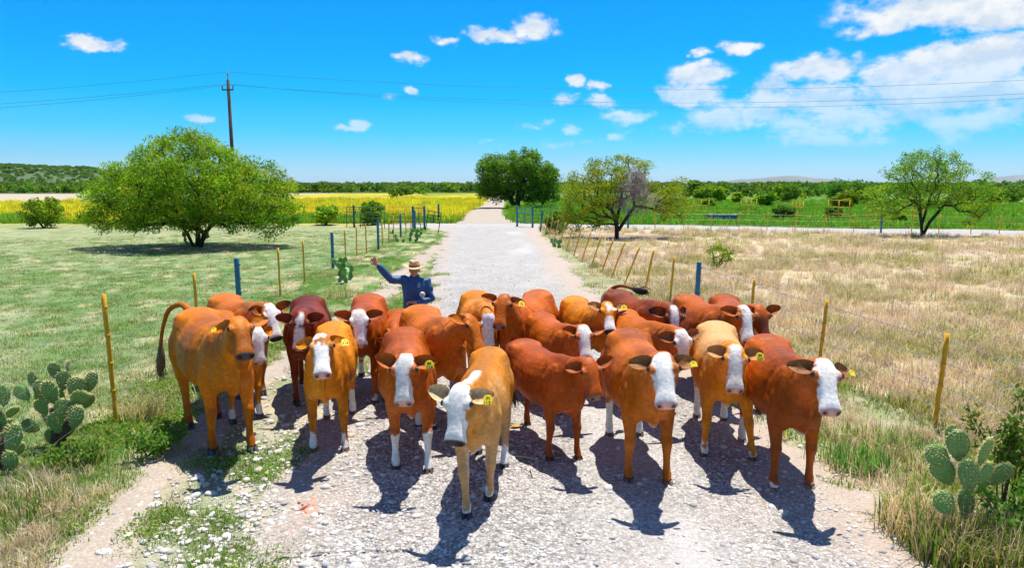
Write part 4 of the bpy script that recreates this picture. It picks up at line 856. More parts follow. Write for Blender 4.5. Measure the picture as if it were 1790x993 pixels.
def sag_wire(A, B, r, sag, n=8):
    t = np.linspace(0, 1, n)[:, None]; P = np.asarray(A) * (1 - t) + np.asarray(B) * t; P[:, 2] -= sag * 4 * (t * (1 - t))[:, 0]; return tube(P, r, 4, False)
def wire_fence(posts, heights, label, barbs_until=0, r=.0035):
    """posts: (x, y, height, lean_x, kind)"""
    e = put('wire_fence', None, label=label, cat='fence', loc=(posts[0][0], posts[0][1], 0)); o0 = np.array([posts[0][0], posts[0][1], 0]); e.empty_display_size = .1
    tops = []
    for k, (x, y, h, lean, kd) in enumerate(posts):
        z = float(ground_z(x, y)); d = np.array([lean, 0, h]); l = np.linalg.norm(d); ang = math.atan2(lean, h)
        o = put('post', BP if kd == 'b' else YP[k % 3], BLUE if kd == 'b' else YEL, e, loc=(x - o0[0], y - o0[1], z), rot=(rng.normal(0, .012), ang, rng.uniform(0, 6)), scl=(1, 1, l))
        o.rotation_mode = 'ZYX' if False else 'XYZ'; o.rotation_euler = (0, ang, 0); tops.append((np.array([x, y, z]) - o0, d))
    for f in heights:
        mb = MB()
        for k in range(len(tops) - 1):
            A = tops[k][0] + tops[k][1] * f; B = tops[k + 1][0] + tops[k + 1][1] * f; V, Q, T = sag_wire(A, B, r, .012 + .02 * rng.random()); mb.add(V, Q)
            if k < barbs_until:
                n = int(np.linalg.norm(B - A) / .11)
                for i in range(1, n):
                    p = A + (B - A) * i / n - [0, 0, .02 * 4 * (i / n) * (1 - i / n)]
                    for s in (-1, 1): dd = rng.normal(0, .012, 3); mb.tube([p - dd, p + dd], [.0022, .0022], 3, False)
        put('wire', mb.mesh('wire', cols=False), WIRE, e)
    return e
def build_fences():
    Rp = [(5.25, 5.2, 1.12, .05, 'y'), (4.93, 7.65, 1.12, .06, 'y'), (4.62, 10.0, 1.13, .06, 'y'), (4.33, 12.2, 1.13, .05, 'y'), (3.86, 14.1, 1.22, .03, 'b'), (3.72, 15.9, 1.13, .08, 'y'), (3.45, 17.6, 1.12, .22, 'y'), (3.15, 19.0, 1.10, .42, 'y'), (3.02, 20.6, 1.10, .40, 'y'), (2.90, 22.0, 1.1, .38, 'y'), (2.72, 23.4, 1.1, .36, 'y'), (2.55, 25.0, 1.1, .34, 'y'), (2.45, 27.0, 1.12, .30, 'y'), (2.32, 29.2, 1.12, .30, 'y'), (2.2, 31.6, 1.1, .28, 'y'), (2.08, 34, 1.1, .25, 'y'), (1.98, 36.5, 1.1, .2, 'y'), (1.9, 39, 1.12, .15, 'y'), (1.75, 42.3, 1.25, .15, 'b')]
    wire_fence(Rp, (.22, .45, .70, .93), 'barbed wire fence with yellow posts along the right of the road', 4)
    Lp = [(-4.35, 5.4, 1.5, -.02, 'y'), (float(gp(203, 737)[0]), float(gp(203, 737)[1]), 1.55, -.02, 'y'), (-5.45, 11.6, 1.33, 0, 'y'), (-5.6, 13.8, 1.33, 0, 'b'), (-5.95, 17.3, 1.25, 0, 'y'), (-6.05, 19.7, 1.22, 0, 'y'), (-6.1, 23.1, 1.22, 0, 'b'), (-6.1, 24.9, 1.2, 0, 'y'), (-6.15, 26.9, 1.2, .02, 'y'), (-6.1, 28.5, 1.2, 0, 'y'), (-5.85, 29.8, 1.3, 0, 'b'), (-6.05, 31.8, 1.2, 0, 'y'), (-6.0, 33.2, 1.2, .03, 'y'), (-6.0, 34.6, 1.2, 0, 'y'), (-6.0, 36.8, 1.25, 0, 'b'), (-5.95, 38.3, 1.2, 0, 'y'), (-5.9, 39.8, 1.2, .04, 'y'), (-5.9, 41.6, 1.3, 0, 'b'), (-5.75, 43.0, 1.2, 0, 'y')]
    wire_fence(Lp, (.2, .4, .62, .85), 'wire fence with yellow and blue posts along the left pasture', 0, .0013)
    # thin fence along the crossing road on the right
    Cp = [(at(px, 390, Y)[0], Y, 1.1, .03, 'y') for px, Y in ((1145, 43.5), (1195, 43.4), (1243, 43.2), (1292, 42.8), (1341, 42.2), (1390, 41.6), (1441, 41), (1493, 40.6))] + [(at(1541, 390, 40.4)[0], 40.4, 1.25, 0, 'b')] + [(at(px, 390, Y)[0], Y, 1.1, .05, 'y') for px, Y in ((1594, 40.1), (1642, 39.8), (1698, 39.5), (1748, 39.2), (1800, 38.8))]
    wire_fence(Cp, (.3, .6, .92), 'thin yellow post fence along the far side of the dry field', 0, .004)
def gate(name, A, B, h0, h1, rails, uprights, mat, label, r=.022, cat='gate', legs=False):
    A = np.asarray(A, float); B = np.asarray(B, float); L_ = np.linalg.norm(B - A); e = put(name, None, label=label, cat=cat, loc=(A[0], A[1], float(ground_z(A[0], A[1]))), rot=(0, 0, math.atan2(B[1] - A[1], B[0] - A[0]))); e.empty_display_size = .1
    for i in range(rails): z = h0 + (h1 - h0) * i / (rails - 1); put('rail', MB().tube([(0, 0, z), (L_, 0, z)], r, 7).mesh('rail', cols=False), mat, e)
    for i in range(uprights): x = L_ * i / (uprights - 1); put('upright', MB().tube([(x, .001, (-.1 if (legs or i in (0, uprights - 1)) else h0)), (x, .001, h1 + .01)], r * 1.15, 7).mesh('upright', cols=False), mat, e)
    return e
def lone_post(px, Y, h, mat, label, r=.07):
    p = at(px, 390, Y); put('gate_post', MB().tube([(0, 0, -.2), (0, 0, h - .01), (0, 0, h), (0, 0, h + .003)], [r, r, r * .95, r * .3], 12).mesh('gate_post', cols=False), mat, label=label, cat='post', loc=(p[0], p[1], float(ground_z(p[0], p[1]))))
def build_gates():
    X = lambda px, Y: (at(px, 390, Y)[0], Y)
    gate('pipe_gate', X(606, 46.5), X(630, 46), .35, 1.35, 4, 3, GREENP, 'dark green pipe gate left of the round shrub'); gate('pipe_gate', X(630, 46), X(672, 45.3), .3, 1.35, 4, 3, GREENP, 'dark green pipe gate behind the round shrub')
    gate('pipe_gate', X(680, 44.8), X(722, 44.2), .3, 1.45, 5, 4, YEL, 'yellow pipe gate behind the left fence end', .02); gate('pipe_gate', X(724, 44.3), X(741, 44.0), .3, 1.35, 4, 3, GREENP, 'narrow dark green gate beside the yellow pipe gate')
    for px, Y, h, lab in ((619, 45.8, 1.5, 'dark green post left of the round shrub'), (722, 43.6, 1.5, 'blue gate post beside the yellow pipe gate'), (742, 43.4, 1.5, 'blue gate post left of the leaning black gate'), (767, 52.5, 1.4, 'short blue post at the edge of the yellow meadow')): lone_post(px, Y, h, BLUE if 'blue' in lab else GREENP, lab)
    # leaning black gate
    e = gate('pipe_gate', X(744, 43.2), X(766, 40.5), .55, 1.2, 4, 3, BLACKP, 'leaning black pipe gate swung open at the left of the junction'); e.rotation_euler[0] = R(-9)
    # right side
    gate('pipe_gate', X(905, 46.2), X(930, 45.6), .35, 1.25, 4, 3, BLUE, 'blue grey pipe gate right of the junction'); gate('pipe_gate', X(930, 50.8), X(978, 49.6), .4, 1.2, 4, 4, GREENP, 'long pipe gate behind the blue gate at the junction', .018)
    lone_post(904, 46.4, 1.4, BLUE, 'blue post at the left end of the junction gate'); lone_post(931, 45.4, 1.45, BLUE, 'blue post at the right end of the junction gate'); lone_post(1098, 44.3, 1.35, BLUE, 'dark blue post behind the dead mesquite')
    for px0, px1, Y, h, u, lab in ((1212, 1238, 62, 1.5, 3, 'yellow frame behind the water trough, leftmost of its row'), (1294, 1321, 61, 1.6, 4, 'yellow frame right of the water trough'), (1384, 1402, 58, 1.5, 4, 'narrow yellow frame by the dark shrub'), (1446, 1483, 56, 1.6, 3, 'wide yellow frame left of the blue post'), (1512, 1553, 54, 1.5, 4, 'wide yellow frame beside the blue post'), (1572, 1616, 53, 1.35, 3, 'yellow frame behind the airy mesquite trunk')):
        gate('cattle_frame', X(px0, Y), X(px1, Y - 1), .5, h, 3, u, YEL, lab, .028, 'cattle frame', True)
    # water trough
    a = gp(1262, 387); e = put('water_trough', None, label='long blue water trough standing in the green field', cat='trough', loc=(a[0], a[1], 0), rot=(0, 0, -.06)); w, d, h = 1.0, .55, .50
    for nm, c, hf in (('side_wall', (0, -d, h / 2), (w, .06, h / 2)), ('side_wall', (0, d, h / 2), (w, .06, h / 2)), ('end_wall', (-w + .06, 0, h / 2 - .002), (.06, d - .06, h / 2)), ('end_wall', (w - .06, 0, h / 2 - .002), (.06, d - .06, h / 2))): put(nm, MB().box(c, hf).mesh(nm, smooth=False, cols=False), TROUGH, e)
    put('rim', MB().box((0, -d, h + .025), (w + .02, .085, .024)).box((0, d, h + .025), (w + .02, .085, .024)).box((-w + .06, 0, h + .023), (.08, d - .085, .024)).box((w - .06, 0, h + .023), (.08, d - .085, .024)).mesh('rim', smooth=False, cols=False), CONC, e)
    put('footing', MB().box((0, 0, .03), (w + .25, d + .25, .045)).mesh('footing', smooth=False, cols=False), CONC, e)
    m, nt, b = node_mat('trough_water'); b.inputs['Base Color'].default_value = (.02, .06, .05, 1); b.inputs['Roughness'].default_value = .05; put('water', MB().box((0, 0, h - .1), (w - .12, d - .06, .005)).mesh('water', smooth=False, cols=False), m, e)
    # utility pole and its lines
    p = at(413, 390, 55.); PX = p[0]; e = put('utility_pole', None, label='tall dark utility pole rising behind the large mesquite', cat='utility pole', loc=(PX, 55., 0)); top = at(413, 128, 55.)[2]
    put('shaft', MB().tube([(0, 0, -.3), (0, 0, 5), (0, 0, top - .5)], [.17, .145, .115], 12).mesh('shaft', cols=False), POLEW, e); zb = at(413, 157, 55.)[2]
    put('cap_pin', MB().tube([(0, 0, top - .5), (0, 0, top - .1)], [.05, .04], 8).tube([(0, 0, top - .12), (0, 0, top - .06), (0, 0, top + .12)], [.05, .075, .04], 8).mesh('cap_pin', cols=False), PORC, e)
    put('crossarm', MB().bar((-.42, -.16, zb), (.42, -.16, zb), .10).bar((-.42, -.16, zb), (-.42, -.16, zb + .25), .06).bar((.42, -.16, zb), (.42, -.16, zb + .25), .06).mesh('crossarm', smooth=False, cols=False), POLEW, e)
    for s in (-1, 1): put('insulator', MB().tube([(s * .42, -.16, zb + .25), (s * .42, -.16, zb + .31), (s * .42, -.16, zb + .42)], [.05, .075, .04], 8).mesh('insulator', cols=False), PORC, e)
    for sp, Y1, lab0 in ((78., 47., 'right'), (-80., 62., 'left')):
        for (dx, dz, dy), lab in (((0, top + .12, 0), 'uppermost'), ((-.42, zb + .42, -.16), 'middle'), ((.42, zb + .42, -.16), 'lowest')):
            A = np.array([PX + dx, 55 + dy, dz]); B = np.array([PX + sp + dx, Y1, dz - .2]); V, Q, T = sag_wire(A, B, .009, 1.75 + (.35 if lab == 'lowest' else 0), 28)
            put('power_line', mesh_np('power_line', V, Q), BLACKP, label='%s thin power line running %s from the utility pole' % (lab, lab0), cat='power line', group='power lines')
build_fences(); build_gates()
# ------------------------------------------------------------------ cattle
HO = np.array([1.14, 0, 1.43]); HA = np.array([math.cos(R(55)), 0, -math.sin(R(55))]); HN = np.array([math.sin(R(55)), 0, math.cos(R(55))])
HY = np.array([0, 1., 0])
def hp(t, h, y): return HO + HA * t + HN * h + HY * y
def hcoord(V):
    D = V - HO; return D @ HA, D @ HN, D[:, 1]

def sring(w, top, bot, k=0., n=2.3, m=26):
    a = np.arange(m) * 2 * np.pi / m; c = np.cos(a); s = np.sin(a)
    y = np.sign(c) * np.abs(c) ** (2 / n); z = np.sign(s) * np.abs(s) ** (2 / n)
    return w * y * (1 - k * z), (top + bot) / 2 + (top - bot) / 2 * z
def cow_canonical(voxel):
    mb = MB()
    # trunk: x, top, bottom, half width, taper
    rows = [(-.82, 1.17, 1.02, .06, 0), (-.79, 1.20, .93, .12, 0), (-.72, 1.245, .85, .185, -.05), (-.60, 1.28, .775, .232, -.03), (-.46, 1.292, .71, .262, -.04),
            (-.28, 1.262, .655, .272, .15), (-.08, 1.25, .615, .298, .2), (.12, 1.255, .598, .30, .2), (.30, 1.275, .605, .268, .24), (.45, 1.30, .625, .225, .34),
            (.57, 1.295, .64, .195, .36), (.68, 1.25, .665, .168, .25), (.77, 1.17, .72, .13, .1), (.84, 1.05, .80, .07, 0)]
    rg = []
    for x, t, b, w, k in interp_rows(rows):
        y, z = sring(w, t, b, k, 2.25 + .4 * math.exp(-((x + .5) / .12) ** 2)); rg.append(np.stack([np.full_like(y, x), y, z], 1))
    mb.add(*rings_mesh(rg))
    # neck
    rg = []
    for x, zc, hh, w in interp_rows([(.44, 1.0, .31, .185), (.64, 1.07, .265, .160), (.83, 1.175, .205, .122), (1.0, 1.285, .160, .098), (1.12, 1.36, .130, .092)]):
        d = np.array([.85, 0, .52]); u = np.array([-.52, 0, .85]); y, z = sring(w, hh, -hh, .12, 2.1)
        rg.append(np.array([x, 0, zc]) + z[:, None] * u + y[:, None] * HY)
    mb.add(*rings_mesh(rg))
    # dewlap and brisket
    rg = []
    for x, zt, zb, w in interp_rows([(.50, .80, .615, .07), (.64, .85, .60, .055), (.77, .97, .65, .042), (.88, 1.07, .80, .03), (.98, 1.14, .97, .026), (1.08, 1.2, 1.09, .026)]):
        y, z = sring(w, zt, zb, -.1, 2, 14); rg.append(np.stack([np.full_like(y, x), y, z], 1))
    mb.add(*rings_mesh(rg))
    # head: t, half width, h top, h bottom, taper
    rg = []
    for t, w, ht, hb, k in interp_rows([(-.075, .040, -.02, -.10, 0), (-.045, .068, .015, -.13, 0), (.0, .092, .040, -.155, .0), (.05, .106, .050, -.172, -.04), (.11, .114, .052, -.182, -.10), (.165, .110, .048, -.182, -.15), (.225, .095, .040, -.162, -.12),
            (.29, .076, .031, -.135, -.03), (.345, .073, .025, -.118, .04), (.39, .082, .021, -.114, .06), (.43, .090, .010, -.114, .04), (.462, .082, -.008, -.106, .02), (.485, .056, -.032, -.086, 0)]):
        y, z = sring(w, ht, hb, -k, 2.3, 24); rg.append(HO + HA * t + z[:, None] * HN + y[:, None] * HY)
    mb.add(*rings_mesh(rg))
    HM = np.array([HA, HY, HN]).T
    for s in (-1, 1):
        mb.add(*ellipsoid(hp(.120, .010, s * .098), (.060, .026, .044), HM))       # orbit
        mb.add(*ellipsoid(hp(.15, -.10, s * .072), (.10, .038, .075), HM))         # cheek
        mb.add(*ellipsoid(hp(.438, -.03, s * .054), (.035, .032, .028), HM))       # nostril wing
        mb.add(*ellipsoid((.50, s * .13, .95), (.17, .085, .27)))                 # shoulder blade
        mb.add(*ellipsoid((.53, s * .125, .83), (.19, .085, .22)))                # point of the shoulder
        # front leg
        P = interp_rows([(.55, .08, 1.10, .05), (.52, .115, .97, .10), (.475, .142, .84, .108), (.455, .156, .75, .100), (.452, .163, .68, .088), (.468, .162, .56, .064), (.485, .160, .47, .053), (.494, .160, .415, .056), (.487, .160, .355, .046), (.478, .16, .25, .0355), (.476, .16, .165, .037), (.484, .16, .115, .046), (.50, .16, .078, .041), (.512, .16, .045, .044)])
        mb.add(*tube(P[:, :3] * [1, s, 1], P[:, 3] * 1.0, 14, flat=1.0))
        mb.add(*ellipsoid((.506, s * .160, .42), (.050, .050, .062)))               # knee
        # hind leg
        P = interp_rows([(-.46, .06, 1.22, .05), (-.48, .105, 1.10, .13), (-.485, .145, .95, .155), (-.495, .165, .82, .14), (-.51, .172, .73, .115), (-.565, .176, .62, .088), (-.635, .17, .53, .062), (-.665, .165, .475, .054), (-.655, .163, .41, .046), (-.64, .162, .28, .039), (-.632, .162, .17, .041), (-.622, .162, .12, .047), (-.604, .162, .08, .043), (-.592, .162, .045, .045)])
        mb.add(*tube(P[:, :3] * [1, s, 1], P[:, 3] * 1.0, 14))
        mb.add(*ellipsoid((-.41, s * .185, .83), (.13, .07, .16)))                 # stifle
        mb.add(*ellipsoid((-.695, s * .165, .50), (.03, .035, .05)))               # point of the hock
    V, F = remesh(mb, voxel, int(round(.14 / voxel)))
    # relief: ribs, shoulder groove, flank hollow, nostrils, mouth
    nrm = np.zeros_like(V); fn = np.cross(V[F[:, 2]] - V[F[:, 0]], V[F[:, 3]] - V[F[:, 1]])
    for k in range(4): np.add.at(nrm, F[:, k], fn)
    nrm /= np.linalg.norm(nrm, axis=1, keepdims=True) + 1e-9
    if (nrm * (V - [0, 0, .9])).sum(1).mean() < 0: nrm = -nrm
    x, y, z = V.T; ay = np.abs(y); t, h, _ = hcoord(V); d = np.zeros(len(V))
    rib = sst(-.33, -.2, x) * (1 - sst(.22, .34, x)) * sst(.65, .8, z) * (1 - sst(1.02, 1.15, z)) * sst(.12, .2, ay)
    d += .0016 * rib * np.sin((x + .25 * (z - .9)) * 2 * np.pi / .085)
    d -= .020 * np.exp(-((x + .33) / .07) ** 2 - ((z - 1.10) / .10) ** 2) * sst(.1, .18, ay)          # paralumbar hollow
    d -= .012 * np.exp(-((x - .33 - .12 * (z - .9)) / .035) ** 2) * sst(.68, .8, z) * (1 - sst(1.1, 1.22, z)) * sst(.1, .18, ay)
    d -= .010 * np.exp(-((x + .60) / .05) ** 2) * sst(.66, .75, z) * (1 - sst(.9, 1.0, z)) * sst(.12, .18, ay)
    d += .016 * np.exp(-((x + .47) / .055) ** 2 - ((z - 1.225) / .035) ** 2) * sst(.14, .2, ay) + .010 * np.exp(-((x + .74) / .04) ** 2 - ((z - 1.17) / .04) ** 2)
    d += .010 * np.exp(-((x - .46 + .45 * (z - 1.0)) / .045) ** 2) * sst(.85, .95, z) * (1 - sst(1.15, 1.25, z)) * sst(.08, .14, ay)
    d -= .012 * np.exp(-((x - .60 + .25 * (z - 1.0)) / .04) ** 2) * sst(.8, .9, z) * (1 - sst(1.1, 1.22, z)) * sst(.08, .14, ay)
    nk = sst(.66, .74, x) * (1 - sst(1.0, 1.06, x)) * (t < -.03)
    d += .006 * nk * np.sin((x * .9 - z * .35) * 2 * np.pi / .11 + 3 * fbm3(V, 5)) * sst(.04, .09, ay) * (.4 + fbm3(V, 9))
    hd = 1 - .7 * sst(-.08, .0, t) * (x > .9); d += hd * (.034 * (fbm3(V, 5.2) - .5) + .016 * (fbm3(V, 11) - .5) + .006 * (fbm3(V, 24) - .5)) * sst(.5, .75, z) + .003 * (fbm3(V, 22) - .5)
    nos = np.exp(-(((t - .464) / .016) ** 2 + ((ay - .053) / .016) ** 2 + ((h + .030) / .02) ** 2))
    d -= .016 * nos
    mouth = np.exp(-((h + .083) / .007) ** 2) * sst(.35, .40, t); d -= .006 * mouth
    d -= .010 * np.exp(-(((t - .21) / .05) ** 2 + ((h - .0) / .03) ** 2)) * sst(.06, .08, ay)           # below the eye
    V = V + nrm * d[:, None]
    parts = [(V, F, np.zeros(len(V), int))]
    # ears (id 1 = left/+y, 2 = right)
    for s in (1, -1):
        u = np.linspace(0, 1, 13); v = np.linspace(-1, 1, 9); U, W = np.meshgrid(u, v, indexing='ij')
        wid = .082 * np.sin(np.pi * np.clip(U * .84 + .13, 0, 1)) ** .62 * (1 - .18 * U)
        cup = .05 * (1 - .55 * U)
        yy = .088 + .185 * U; aa = -.002 + wid * W - .02 * U ** 2
        hh = -.022 - .05 * U + cup * (W ** 2 - .3) * (1 - .3 * U) + .004 * np.sin(W * 5 + U * 7)
        sh = []
        for off in (0, -.007):
            sh.append(np.stack([hp(0, 0, 0)[k] + HA[k] * (aa + .045) + HN[k] * (hh + off) + HY[k] * s * yy for k in range(3)], -1).reshape(-1, 3))
        Ve = np.concatenate(sh); n0 = 9; m0 = 13
        i, j = np.meshgrid(np.arange(m0 - 1), np.arange(n0 - 1), indexing='ij'); i = i.ravel(); j = j.ravel()
        Q = np.stack([i * n0 + j, i * n0 + j + 1, (i + 1) * n0 + j + 1, (i + 1) * n0 + j], 1); b = m0 * n0
        rim = [k_ for k_ in range(n0)] + [r_ * n0 + n0 - 1 for r_ in range(1, m0)] + [(m0 - 1) * n0 + c_ for c_ in range(n0 - 2, -1, -1)] + [r_ * n0 for r_ in range(m0 - 2, 0, -1)]
        Qr = [[a_, c_, c_ + b, a_ + b] for a_, c_ in zip(rim, rim[1:] + rim[:1])]
        idx = np.concatenate([np.full(b, 1 if s > 0 else 2), np.full(b, 3 if s > 0 else 4)])
        parts.append((Ve, np.concatenate([Q, Q[:, ::-1] + b, np.array(Qr)]), idx))
    # hooves: two claws each (id 6), dew claws
    for fx, fy in ((.512, .16), (.512, -.16), (-.592, .162), (-.592, -.162)):
        for s in (-1, 1):
            rg = []
            for z_, l, w, o in ((.060, .046, .023, -.004), (.045, .053, .025, .002), (.02, .060, .026, .012), (0.0, .064, .026, .018)):
                a = np.arange(10) * 2 * np.pi / 10
                rg.append(np.stack([fx + o + l * np.cos(a) * np.where(np.cos(a) > 0, 1.1, .8), fy + s * .0255 + w * np.sin(a) * (1 - .25 * np.clip(np.cos(a), 0, 1)) - s * .008 * np.clip(np.cos(a), 0, 1), np.full(10, z_)], 1))
            Rg = np.array(rg); i, j = np.meshgrid(np.arange(3), np.arange(10), indexing='ij'); i = i.ravel(); j = j.ravel(); k = (j + 1) % 10
            parts.append((Rg.reshape(-1, 3), np.stack([i * 10 + j, (i + 1) * 10 + j, (i + 1) * 10 + k, i * 10 + k], 1), np.full(40, 6)))
    Vs = np.concatenate([p[0] for p in parts]); ids = np.concatenate([p[2] for p in parts]); Fs = []; n = 0
    for p in parts: Fs.append(p[1] + n); n += len(p[0])
    return Vs, np.concatenate(Fs), ids

def rotv(V, piv, axis, ang):
    """rotate each vertex by its own angle about piv/axis"""
    axis = np.asarray(axis, float); axis = axis / np.linalg.norm(axis); D = V - piv; c = np.cos(ang)[:, None]; s = np.sin(ang)[:, None]
    return piv + D * c + np.cross(axis, D) * s + np.outer(D @ axis, axis) * (1 - c)

LEGS = {'fl': (1, 1), 'fr': (1, -1), 'hl': (-1, 1), 'hr': (-1, -1)}
def cow_pose(V0, p, ids=None):
    """V0 in rest space -> posed cow space (front feet under x = .48)"""
    V = V0.copy(); x, y, z = V0.T; t, h, _ = hcoord(V0); ay = np.abs(y)
    isear = np.zeros(len(V), int) if ids is None else ids
    # ears: droop about the head axis, sweep about the face normal
    for k, s in ((1, 1), (2, -1)):
        w = ((isear == k) | (isear == k + 2)).astype(float)
        if w.any():
            dr, sw = p.get('ear_l' if s > 0 else 'ear_r', (10, 10)); dr = dr + 10; piv = hp(.045, -.02, s * .095)
            V = rotv(V, piv, HA, -s * R(dr) * w * np.clip((np.abs(V0[:, 1]) - .085) / .06, 0, 1)); V = rotv(V, piv, HN, s * R(sw) * w)
    # legs
    for nm, (f, s) in LEGS.items():
        q = p.get(nm)
        fr = f > 0; side = sst(.03, .09, y * s)
        if fr: w = side * sst(.24, .40, x) * (1 - sst(.62, .98, z)) * (1 - sst(.66, .8, x) * sst(.5, .6, z)); piv = np.array([.48, s * .17, .98]); kp = np.array([.47, s * .17, .41]); wk = side * (x > .25) * (1 - sst(.35, .46, z))
        else: w = side * (1 - sst(-.42, -.25, x)) * (1 - sst(.60, 1.05, z)); piv = np.array([-.46, s * .16, 1.02]); kp = np.array([-.655, s * .165, .48]); wk = side * (x < -.3) * (1 - sst(.42, .53, z))
        if q:
            sw, kb, ab = q
            V = rotv(V, kp, (0, 1, 0), R(kb) * wk); V = rotv(V, piv, (0, 1, 0), -R(sw) * w); V = rotv(V, piv, (1, 0, 0), R(ab) * w * s)
        hoof = side * (z < .03) * ((x > 0) if fr else (x < 0)) > .5
        if hoof.any():
            p.setdefault('_dz', {})[nm] = -V[hoof, 2].min()
        V[:, 2] += p.get('_dz', {}).get(nm, 0) * w
    # girth
    g = p.get('girth', 1.0); body = (1 - sst(.3, .55, x)) * sst(-.75, -.5, x) * sst(.45, .6, z)
    V[:, 1] *= 1 + (g - 1) * body
    V[:, 2] -= (g - 1) * .25 * body * (1 - sst(.55, .9, z))
    # head and neck
    u = (V0 - [.56, 0, 1.05]) @ np.array([.85, 0, .52])
    w1 = sst(.02, .30, u); w2 = sst(.22, .46, u); w3 = np.maximum(sst(.47, .60, u), sst(-.08, -.02, t) * (u > .3)); w3 = np.where(isear > 0, np.where(isear < 6, 1., w3), w3)
    w1 = np.where((isear > 0) & (isear < 6), 1., w1); w2 = np.where((isear > 0) & (isear < 6), 1., w2)
    P1 = np.array([.64, 0, 1.08]); P2 = np.array([.86, 0, 1.2]); P3 = np.array([1.06, 0, 1.33])
    V = V - np.array([.85, 0, .40]) * (p.get('nshort', .10) * sst(.0, .5, np.where((isear > 0) & (isear < 6), 1., u)))[:, None]
    P1 = P1; P2 = P2 - np.array([.85, 0, .40]) * p.get('nshort', .10) * .55; P3 = P3 - np.array([.85, 0, .40]) * p.get('nshort', .10)
    hs = p.get('hs', 1.0) * .90; V[:, 1] *= 1 + p.get('hw', .20) * w3; V = V + (V - P3) * ((hs - 1) * w3)[:, None]
    V = rotv(V, P3, HA, R(p.get('roll', 0)) * w3)
    V = rotv(V, P3, (0, 1, 0), R(p.get('hpitch', 0)) * w3)
    V = rotv(V, P3, (-.35, 0, .93), R(p.get('hyaw', 0)) * .45 * w3)
    V = rotv(V, P2, (0, 1, 0), R(p.get('npitch', 0)) * .5 * w2); V = rotv(V, P2, (0, 0, 1), R(p.get('hyaw', 0)) * .30 * w2)
    V = rotv(V, P1, (0, 1, 0), R(p.get('npitch', 0)) * .5 * w1); V = rotv(V, P1, (0, 0, 1), R(p.get('hyaw', 0)) * .25 * w1)
    return V - [.48, 0, 0]

